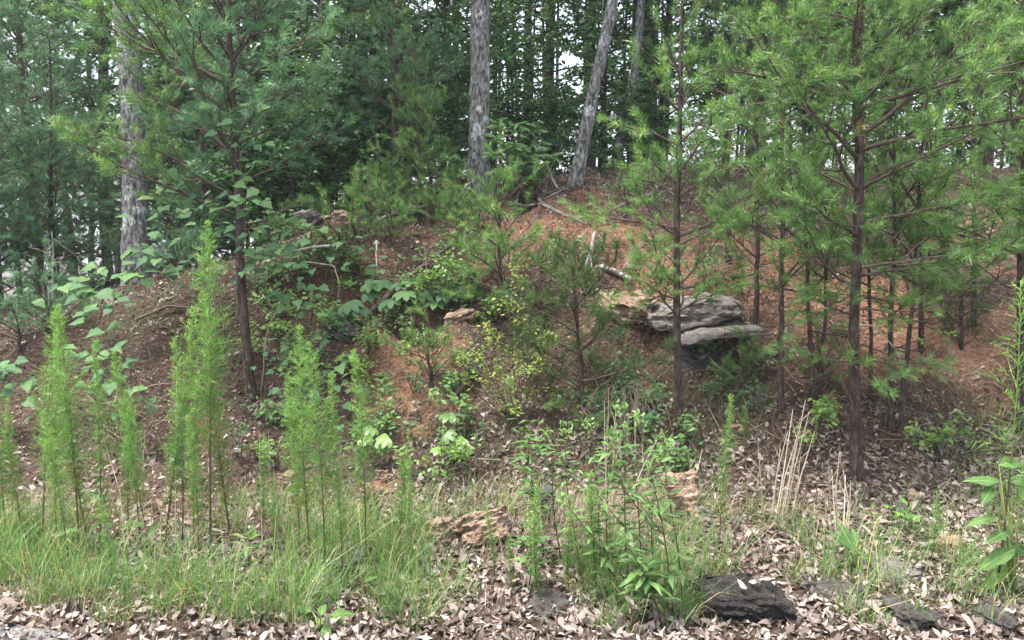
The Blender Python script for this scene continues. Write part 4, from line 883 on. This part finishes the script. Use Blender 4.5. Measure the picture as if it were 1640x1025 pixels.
# small leaf shrubs
def small_shrub(label, base, blobs, size, mat, n, seed, name='shrub', group=None):
    rg = np.random.default_rng(seed); b = G(*base); t = thing(name, label, 'shrub' if group is None else 'weed', b, group); wd, lf = MB(), MB()
    for (px, py, r) in blobs:
        c = np.array(A(px, py, b.y-.05+rg.uniform(-.12, .1))-b); m_ = .55*c+rg.normal(0, .04, 3); tube(wd, [np.array([0, 0, -.03]), m_, c], [.005, .0035, .0015], 4)
        for k_ in range(max(3, int(n/12))):
            e = c+rg.normal(0, r*.55, 3)*[1, .7, .9]; s_ = c+(m_-c)*rg.uniform(0, .5); tube(wd, [s_, e], [.0018, .0008], 3)
            q_ = 12; P_ = s_+(e-s_)*rg.uniform(.2, 1.1, (q_, 1))+rg.normal(0, size*.6, (q_, 3)); leaf_cloud(lf, P_, size, rg, .45, .5+rg.normal(0, .15), out=np.array([0, -.25, 0]))
    obj('stems', wd.mesh('shrub_stem', [M_twig]), t); obj('foliage', lf.mesh('shrub_leaves', [mat]), t)
small_shrub('airy shrub with tiny yellow leaves on the mid slope', (832, 690), [(760, 560, .10), (790, 545, .12), (800, 590, .12), (830, 560, .12), (860, 545, .1), (820, 615, .1), (770, 600, .1), (850, 590, .09), (825, 650, .06), (740, 575, .07), (880, 530, .07), (835, 500, .10), (815, 470, .09), (825, 430, .08), (780, 520, .09), (850, 620, .08), (805, 640, .08), (745, 600, .09), (870, 575, .09), (835, 690, .05)], .026, M_yellow, 72, 1, 'yellow_shrub')
small_shrub('bright green leafy shrub below the fallen branch on the upper slope', (870, 520), [(870, 385, .12), (900, 375, .1), (850, 405, .1), (890, 400, .08), (835, 420, .1), (880, 430, .08)], .035, M_broad, 60, 2, 'green_shrub')
small_shrub('low green leafy sprays around the mid slope sapling', (740, 470), [(720, 430, .12), (690, 440, .12), (760, 440, .1), (660, 450, .1), (735, 455, .1)], .035, M_broad, 70, 3, 'green_shrub')
small_shrub('low bright shrub hugging the slope beside the yellow shrub', (690, 600), [(680, 545, .11), (720, 540, .1), (650, 560, .1), (740, 560, .08)], .03, M_broad, 60, 4, 'green_shrub')
small_shrub('grey green wispy weed at the vine wrapped pine foot', (385, 745), [(380, 690, .08), (395, 680, .07), (385, 715, .07)], .016, M_vine, 60, 5, 'wispy_weed')
rg0 = np.random.default_rng(404)
for i in range(76):
    px = rg0.uniform(400, 1020) if i < 34 else (rg0.uniform(1020, 1620) if i < 46 else rg0.uniform(400, 760)); py = rg0.uniform(400, 760) if i < 46 else rg0.uniform(385, 600)
    bb = [(px+rg0.normal(0, 22), py-rg0.uniform(10, 42), rg0.uniform(.05, .10)) for _ in range(rg0.integers(2, 5))]
    zone = 2 if px > 1020 else (1 if py > 590 else 0)
    small_shrub(['bright green', 'bluish green', 'deep green'][i % 3]+' leafy ground weed '+['high on the bank face below the crest', 'low on the bank face above the leaf litter', 'on the red slope among slender pines'][zone], (px, py), bb, rg0.uniform(.028, .05), [M_broad, M_vine, M_aster][i % 3], 28, 600+i, 'ground_weed', ['bright', 'bluish', 'deep'][i % 3]+' ground weeds '+['below the crest', 'above the litter', 'on the red slope'][zone])
SLB = 'tiny leafy seedling sprouting on the slope'
for i, (px, py) in enumerate([(165, 810), (600, 740), (640, 700), (610, 700), (745, 700), (690, 770), (560, 700), (660, 760), (900, 640), (930, 690), (470, 560), (520, 610), (1240, 590), (1410, 650), (1140, 640), (1280, 720), (1190, 660), (1450, 850), (1020, 700), (580, 430), (640, 430), (1510, 560), (980, 620), (880, 660), (620, 620), (745, 620), (500, 580), (470, 610), (455, 590)]):
    b = G(px, py); rg = np.random.default_rng(px*7+py); t = thing('seedling', SLB, 'plant', b, 'seedlings on the slope'); m_ = MB(); lf = MB()
    for k_ in range(4):
        e = np.array([rg.normal(0, .06), rg.normal(-.03, .04), rg.uniform(.05, .14)]); tube(m_, [np.array([0, 0, -.02]), e*.6, e], [.002, .0015, .001], 3, .7); leaf_cloud(lf, e+rg.normal(0, .022, (6, 3)), .05, rg, .6, .5, out=np.array([0, -.3, 0]))
    obj('stem', m_.mesh('seedling_stem', [M_fstem]), t); obj('foliage', lf.mesh('seedling_leaves', [M_broad if i % 2 else M_vine]), t)

# ================================================================== DEAD WOOD
def log(label, pts, r, mat, name='fallen_branch', twigs=0, seed=1, group=None, k=8):
    rg = np.random.default_rng(seed); P = np.array([tuple(p) for p in pts]); s = np.linspace(0, 1, len(P)); n = max(12, 5*len(P)); ss = np.linspace(0, 1, n)
    Q = np.stack([np.interp(ss, s, P[:, i]) for i in range(3)], -1); Lg = np.linalg.norm(P[-1]-P[0]); Q += (np.stack([fbm(ss*4+seed, ss*0+i, 1, 3, seed+i) for i in range(3)], -1))*.02*Lg
    b = Q[0].copy(); m_ = MB(); rr = np.interp(ss, np.linspace(0, 1, len(r)), r) if np.ndim(r) else np.linspace(r, r*.5, n); tube(m_, Q-b, rr, k, rough=.15, seed=seed)
    for k_ in range(twigs):
        i_ = rg.integers(n//4, n); ln = wander(Q[i_]-b, nrm(rg.normal(0, 1, 3)+[0, -.2, .5]), Lg*rg.uniform(.15, .35), 6, .2, rg, -.02); tube(m_, ln, np.linspace(rr[i_]*.5, .0012, 6), 4)
    return tag(obj(name, m_.mesh(name, [mat], True), loc=b), label, 'branch', group)
def ground_line(pp, dz): return [G(*p)+Vector((0, -.02, dz)) for p in pp]
log('grey fallen branch running down from between the lichened trunks', ground_line([(838, 308), (858, 325), (890, 345), (938, 366)], .03), [.024, .022, .018, .013], M_mosswood, twigs=5, seed=2)
log('bleached forked stick standing on the upper slope', [G(935, 436)+Vector((0, -.05, 0)), A(946, 405, G(935, 436).y-.05), A(953, 372, G(935, 436).y+.1)], [.014, .016, .018], M_deadwood, 'forked_stick', seed=3)
log('short pale prong crossing the forked stick', [G(947, 438)+Vector((0, -.06, 0)), A(946, 410, G(935, 436).y-.06)], [.009, .008], M_deadwood, 'forked_stick', seed=4)
log('mossy grey log lying on the slope above the tan slab', ground_line([(955, 432), (980, 440), (1012, 455)], .03), [.022, .025, .02], M_mosswood, 'mossy_log', seed=5)
log('long dark rotten branch slanting across the creeper', [G(595, 512)+Vector((0, -.1, .06)), G(640, 470)+Vector((0, -.1, .08)), G(690, 432)+Vector((0, -.08, .07)), G(720, 405)+Vector((0, -.05, .04))], [.02, .024, .02, .014], M_darkwood, twigs=3, seed=6)
log('arched grey root at the foot of the straight lichened trunk', [A(735, 318, 7.9), A(748, 296, 7.9), A(760, 290, 8.0)], [.016, .018, .02], M_mosswood, 'root', seed=7)
log('curved pale root hooked beside the lichened trunk base', [A(742, 330, 7.7), A(740, 315, 7.7), A(752, 300, 7.8)], [.014, .014, .012], M_deadwood, 'root', seed=8)
log('pale forked twig behind the rhododendron stems', [A(893, 302, 8.3), A(882, 280, 8.4), A(875, 262, 8.4)], [.012, .012, .009], M_deadwood, twigs=2, seed=9)
log('thin white upright dead stem on the bare slope', [G(690, 488), A(683, 430, G(690, 488).y-.08), A(678, 388, G(690, 488).y-.08)], [.005, .004, .003], M_deadwood, 'dead_weed', seed=10, k=5)
log('long thin grey branch lying along the crest under saplings', ground_line([(600, 372), (640, 352), (690, 345)], .10), [.010, .012, .009], M_deadwood, twigs=4, seed=11)
log('pale branch bent over the crest above the vine hollow', [A(450, 410, 6.3), A(480, 400, 6.4), A(530, 393, 6.5)], [.008, .011, .012], M_deadwood, twigs=3, seed=12)
log('pale stick pile lying left of the leaning trunk base', ground_line([(850, 330), (885, 318), (905, 306)], .03), [.008, .010, .008], M_deadwood, twigs=4, seed=31, k=5)
log('brown stick on leaves near the leaning trunk', ground_line([(985, 335), (1010, 325), (1045, 312)], .02), [.012, .012, .010], M_deadwood, twigs=2, seed=13)
log('twisted bare vine hanging below the crest', [A(490, 420, 6.2), A(535, 425, 6.1), A(545, 455, 6.0), A(540, 478, 6.0)], [.004, .004, .003, .002], M_deadwood, 'hanging_root', seed=14, k=5)
log('pale hanging root on the dark crest face', [A(603, 385, 6.5), A(602, 410, 6.4), A(605, 440, 6.3)], [.008, .006, .003], M_deadwood, 'hanging_root', seed=15, k=5)
log('thin tan stem bowing right of the vine wrapped pine', [G(418, 640), A(420, 570, G(418, 640).y-.1), A(435, 510, G(418, 640).y-.1), A(458, 462, G(418, 640).y-.05)], [.004, .004, .003, .002], M_straw, 'dead_weed', seed=16, k=5)
log('dead twiggy sapling skeleton at the left end', [G(88, 520), A(86, 440, G(88, 520).y), A(84, 370, G(88, 520).y)], [.007, .005, .002], M_deadwood, 'dead_sapling', twigs=10, seed=17, k=5)
log('dead stump root splayed on the mid slope', ground_line([(735, 600), (745, 620), (728, 640)], .03), [.03, .022, .012], M_darkwood, 'root', twigs=4, seed=18)
log('long thin stick leaning over the bare right slope', [G(1215, 640)+Vector((0, -.05, .03)), G(1150, 600)+Vector((0, -.06, .06)), G(1090, 545)+Vector((0, -.1, .1))], [.003, .004, .003], M_deadwood, seed=19, k=5)
log('curved pale dead branch among slender pines', [A(1320, 545, 5.7), A(1345, 505, 5.7), A(1365, 490, 5.75)], [.008, .007, .004], M_deadwood, twigs=2, seed=20, k=5)
log('bare bent twig reaching right from the tall pine', [A(1370, 520, 5.0), A(1400, 520, 4.95), A(1430, 555, 4.9), A(1445, 580, 4.9)], [.006, .005, .003, .002], M_deadwood, twigs=3, seed=21, k=5)
log('grey stick lying on litter by the slender trunk bases', ground_line([(1395, 690), (1440, 705), (1490, 715)], .02), [.006, .008, .006], M_darkwood, twigs=2, seed=22, k=5)
log('brown branch lying in litter near the upright tan stone', ground_line([(1500, 890), (1535, 885), (1575, 880)], .015), [.009, .009, .006], M_darkwood, seed=23, k=6)
log('dark branch crossing the slope left of the tall dogfennel', ground_line([(220, 520), (270, 500), (320, 500)], .04), [.012, .012, .008], M_darkwood, twigs=2, seed=24)
# arching dry bramble
b = G(1000, 735); t = thing('dry_bramble', 'arching dead bramble of pale tangled canes below the slab', 'bramble', b); rg = np.random.default_rng(9); m_ = MB()
for k_ in range(46):
    top = A(rg.uniform(965, 1040), rg.uniform(560, 610), b.y+rg.uniform(.1, .5))-b; e = A(rg.uniform(930, 1075), rg.uniform(640, 760), b.y+rg.uniform(-.1, .3))-b
    s_ = Vector((rg.normal(0, .12), rg.uniform(-.05, .2), 0)); pts = [s_*(1-u)**2+top*1.25*2*u*(1-u)+e*u*u for u in np.linspace(0, 1, 9)]; tube(m_, pts, np.linspace(.0032, .0012, 9), 3, rg.uniform(0, .7))
obj('canes', m_.mesh('bramble_canes', [M_straw]), t)
def stalks(label, base, tops, seed, rad=.003):
    rg = np.random.default_rng(seed); b = G(*base); t = thing('dry_stalks', label, 'dry grass', b)
    for (bx, tx, ty) in tops:
        bb = G(bx, base[1]+rg.uniform(-6, 6))-b; tp = A(tx, ty, b.y+rg.uniform(-.1, .15))-b; m_ = MB(); mid = (bb+tp)/2+Vector((rg.normal(0, .015), 0, 0)); tube(m_, [bb-Vector((0, 0, .03)), mid, tp], [rad, rad*.85, rad*.4], 5, rg.uniform(.5, 1))
        for q_ in range(3):
            u = rg.uniform(.4, .95); p = bb+(tp-bb)*u; tube(m_, [p, p+Vector((rg.normal(0, .03), rg.normal(0, .02), .06))], [.0016, .0005], 3, .8)
        obj('stalk', m_.mesh('stalk', [M_straw]), t)
stalks('tuft of tall pale dry stalks below the slender pines', (1248, 838), [(1240, 1270, 655), (1246, 1282, 668), (1250, 1290, 640), (1236, 1262, 690), (1255, 1296, 660), (1232, 1250, 720), (1262, 1305, 690), (1225, 1213, 700), (1268, 1282, 730), (1244, 1276, 700)], 1, .0036)
stalks('tuft of short pale dry stalks in front of the tall pine', (1345, 862), [(1334, 1327, 738), (1340, 1332, 750), (1346, 1345, 722), (1352, 1350, 752), (1350, 1354, 760), (1338, 1322, 790), (1356, 1362, 770), (1344, 1340, 770)], 2, .0036)
stalks('thin dry stalks rising beside the arching bramble', (975, 800), [(968, 975, 620), (972, 968, 640), (1004, 1060, 690), (978, 986, 650), (935, 960, 740), (1100, 1125, 720), (1110, 1105, 735)], 3)
stalks('dry stalks scattered through the left dogfennel stand', (250, 880), [(60, 85, 700), (200, 165, 700), (215, 232, 690), (240, 250, 720), (300, 280, 640), (330, 340, 700), (450, 430, 690), (460, 452, 760), (170, 200, 720), (95, 130, 690), (360, 372, 700), (420, 415, 690), (280, 283, 600)], 4, .0026)
# brown dead twigs tangle under the left vines
b = G(195, 700); t = thing('twig_tangle', 'tangle of thin grey dead twigs hanging on the dark left bank', 'brush', b); rg = np.random.default_rng(19); m_ = MB()
for k_ in range(120):
    p = A(rg.uniform(150, 245), rg.uniform(590, 760), b.y+rg.uniform(-.25, .15))-b; ln = wander(np.array(p), nrm(rg.normal(0, 1, 3)*[1, .4, 1]), rg.uniform(.1, .35), 6, .25, rg, -.05); tube(m_, ln, np.linspace(.0022, .0008, 6), 3, rg.uniform(0, .6))
obj('twigs', m_.mesh('tangle_twigs', [M_straw]), t)

# ================================================================== LITTER, TWIGS, GRASS
def litdens(x, y):
    toe = np.exp(-((y-4.75)/.75)**2)*(.38+.62*sst(-1.3, -.2, x)); flat = sst(4.5, 3.9, y)*(.55+.45*sst(-1.5, 1.5, x)); crest = sst(-.5, .3, y-np.interp(x, XC, YC))
    mid = .62*sst(-.25, .35, fbm(x, y, 1.1, 3, 60))*(.55+.75*sst(-.5, 1.5, x)); return np.clip(np.maximum.reduce([toe, flat, crest, mid+.1]), 0, 1)
n = 54000
LT = np.array([[0, 0, 0], [.2, .13, .03], [.2, 0, 0], [.2, -.13, .03], [.48, .24, .06], [.48, 0, 0], [.48, -.24, .06], [.78, .15, .04], [.78, 0, 0], [.78, -.15, .04], [1, 0, 0]], float)
LTT = np.array([[0, 2, 1], [0, 3, 2], [1, 2, 5], [1, 5, 4], [2, 3, 6], [2, 6, 5], [4, 5, 8], [4, 8, 7], [5, 6, 9], [5, 9, 8], [7, 8, 10], [8, 9, 10]])
x, y = slope_points(n, 2.35, 10.4, lambda x, y: litdens(x, y)*np.clip(5.5/y, .5, 1.5)*(y > edge(x)-.12))
ll = rng.uniform(.018, .068, n)*np.where(y > 5.2, .8, 1.0); sh = rng.uniform(.6, 1.3, n); tv = LT[None]*np.stack([ll, ll*sh, ll], -1)[:, None, :]
tv[:, :, 0] -= ll[:, None]*.5
tv[:, :, :2] += rng.normal(0, .045, (n, 11, 2))*ll[:, None, None]
cu = rng.normal(0, .9, n)/ll; cv = rng.normal(0, 1.4, n)/ll
tv[:, :, 2] = tv[:, :, 2]*rng.uniform(-1, 3, (n, 1))+cu[:, None]*tv[:, :, 0]**2+cv[:, None]*tv[:, :, 1]**2
d_ = rng.normal(0, 1, (n, 3)); NN = normals(x, y)+rng.normal(0, .28, (n, 3))
slope = np.linalg.norm(normals(x, y)[:, :2], axis=1)
mb = MB(); cc = np.clip(.5+.22*fbm(x, y, .9, 2, 91)+rng.normal(-.06, .26, n)+.10*sst(4.6, 3.8, y)+.16*sst(-.4, .4, y-np.interp(x, XC, YC))*sst(-.6, .2, x), 0, 1)  # litter paler on the flat verge and crest, painting light from above
scatter(mb, tv, LTT, np.stack([x, y, H(x, y)+rng.uniform(.002, .022, n)], -1), frames(d_, NN), cc)
tag(obj('leaf_litter', mb.mesh('leaf_litter', [M_litter], True)), 'layer of dry brown fallen leaves over the verge and bank', 'leaf litter', kind='stuff')
x, y = slope_points(290, 3.0, 4.7, lambda x, y: np.clip(.25+.75*sst(-.6, 1.6, x), 0, 1)*(y > edge(x)))
NN = normals(x, y)+rng.normal(0, .3, (290, 3)); zz = H(x, y)
for k_ in range(290):
    s = rng.uniform(.05, .095); obj('dead_leaf', DEADL[rng.integers(6)], ground, M=leafM(Vector((x[k_], y[k_], zz[k_]+.016)), dirv(rng.uniform(0, 6.28), rng.normal(0, .2)), NN[k_], s))
for (px, py) in [(1205, 948), (1222, 962), (1180, 958), (1240, 970)]:
    p = A(px, py, G(1196, 990).y+.02); p.z = G(1196, 990).z+.15+.01*((px*7) % 3)
    tag(obj('fallen_leaf', DEADL[px % 6], M=leafM(p, dirv(px, 0), (0, -.3, 1), .06)), 'small tan fallen leaf lying on the charred block', 'leaf', 'leaves on the charred block')
# twigs and pine straw
n = 9000
x, y = slope_points(n, 3.3, 10, lambda x, y: .15+.85*sst(-.2, .3, fbm(x, y, .7, 3, 88)))
d_ = rng.normal(0, 1, (n, 3)); NN = normals(x, y); d_ = nrm(d_-NN*np.sum(d_*NN, 1, keepdims=True)+NN*rng.normal(0, .12, (n, 1)))
ln = rng.lognormal(-2.5, .5, n); wd_ = np.cross(d_, NN)*rng.uniform(.0008, .0022, n)[:, None]; P0 = np.stack([x, y, H(x, y)+.012], -1)
tv = np.stack([P0-wd_, P0+wd_, P0+d_*ln[:, None]+wd_*.5, P0+d_*ln[:, None]-wd_*.5, P0+NN*.003, P0+d_*ln[:, None]+NN*.002], 1)
mb = MB(); T = np.array([[0, 4, 5], [0, 5, 3], [4, 1, 2], [4, 2, 5]]); mb.add(tv.reshape(-1, 3), (T[None]+np.arange(n)[:, None, None]*6).reshape(-1, 3), np.repeat(rng.beta(1.5, 2.5, n), 6))
tag(obj('twig_litter', mb.mesh('twig_litter', [M_straw])), 'dead twigs and pine straw strewn over the bank', 'twigs', kind='stuff')
def grass(name, label, x, y, hgt, wid, cvar, mat, lean=.35):
    n = len(x); z = H(x, y)-.01; a = rng.uniform(0, 6.28, n); ld_ = np.stack([np.cos(a), np.sin(a), np.zeros(n)], -1); le = hgt*rng.gamma(2, lean/2, n)
    wv = np.stack([-np.sin(a+.6), np.cos(a+.6), np.zeros(n)], -1)*(wid/2)[:, None]; b_ = np.stack([x, y, z], -1); up = np.array([0, 0, 1.0])
    m1 = b_+up*(hgt*.42)[:, None]+ld_*(le*.2)[:, None]; m2 = b_+up*(hgt*.78)[:, None]+ld_*(le*.58)[:, None]; tp = b_+up*(hgt*np.clip(1.02-.25*le/hgt, .6, 1))[:, None]+ld_*(le*1.1)[:, None]
    V = np.stack([b_-wv*.8, b_+wv*.8, m1-wv, m1+wv, m2-wv*.7, m2+wv*.7, tp], 1); T = np.array([[0, 1, 3], [0, 3, 2], [2, 3, 5], [2, 5, 4], [4, 5, 6]])
    m_ = MB(); m_.add(V.reshape(-1, 3), (T[None]+np.arange(n)[:, None, None]*7).reshape(-1, 3), np.repeat(np.clip(cvar, 0, 1), 7)); return tag(obj(name, m_.mesh(name, [mat])), label, 'grass', kind='stuff')
cl_x, cl_y = slope_points(760, 3.05, 4.5, lambda x, y: np.clip(np.interp(x, [-3.5, -.8, -.3, .3, .8, 1.1, 3.2], [1, 1, .95, .95, .8, .3, .3])*sst(-.2, .25, fbm(x, y, 1.6, 2, 70)), 0, 1)*(y > edge(x)+.10+.22*fbm(x, y, 2.2, 2, 3))*sst(4.6, 4.1, y))
k_ = rng.integers(0, len(cl_x), 13000); sp = rng.normal(0, .03, (13000, 2)); x = cl_x[k_]+sp[:, 0]; y = np.maximum(cl_y[k_]+sp[:, 1], edge(cl_x[k_])+.06)
ch = .07+.30*rng.random(len(cl_x))**1.8; _ = rng.uniform(.08, .34, len(cl_x)); h = ch[k_]*rng.uniform(.5, 1.15, 13000); cv = np.clip(.45+.12*rng.normal(0, 1, len(cl_x))[k_]+rng.normal(0, .12, 13000), 0, .86); cv[rng.random(13000) < .10] = rng.uniform(.9, 1)
grass('grass', 'green verge grass growing along the foot of the bank', x, y, h, rng.uniform(.0016, .0042, 13000), cv, M_grass, .6)
x, y = slope_points(5200, 3.1, 4.7, lambda x, y: np.clip(np.exp(-((x-.55)/.55)**2-((y-4.35)/.4)**2)+.8*np.exp(-((x+2.2)/.9)**2-((y-3.3)/.14)**2)+.5*np.exp(-((x+2.7)/.5)**2-((y-4.2)/.3)**2)+.10+.5*np.exp(-((x-1.5)/.25)**2-((y-4.2)/.15)**2), 0, 1)*(y > edge(x))*(1-.8*sst(1.0, 1.4, x)))
grass('dry_grass', 'pale dry grass blades in patches along the verge', x, y, rng.uniform(.05, .22, 5200)*np.where(y < 3.5, .5, 1), rng.uniform(.0014, .003, 5200), rng.beta(2, 3, 5200), M_straw, .6)
x, y = slope_points(6000, 4.4, 7.2, lambda x, y: sst(.05, .4, fbm(x, y, 1.3, 2, 71))*.8)
grass('slope_grass', 'thin grass tufts scattered on the bank slope', x, y, rng.uniform(.05, .16, 6000), rng.uniform(.0015, .003, 6000), rng.uniform(.1, .8, 6000), M_grass, .7)

# ================================================================== AIR
def haze(density=.0014):
    bm = bmesh.new(); bmesh.ops.create_cube(bm, size=1); me = bpy.data.meshes.new('haze'); bm.to_mesh(me); bm.free()
    m, t, o = newmat('haze'); pv = t.nodes.new('ShaderNodeVolumePrincipled'); pv.inputs['Color'].default_value = (.93, .97, 1, 1); pv.inputs['Density'].default_value = density
    pv.inputs['Anisotropy'].default_value = .3; t.links.new(pv.outputs[0], o.inputs['Volume']); me.materials.append(m)
    h = obj('haze', me); h.scale = (2400, 2400, 44); h.location = (0, 300, 0); tag(h, kind='stuff')
haze()
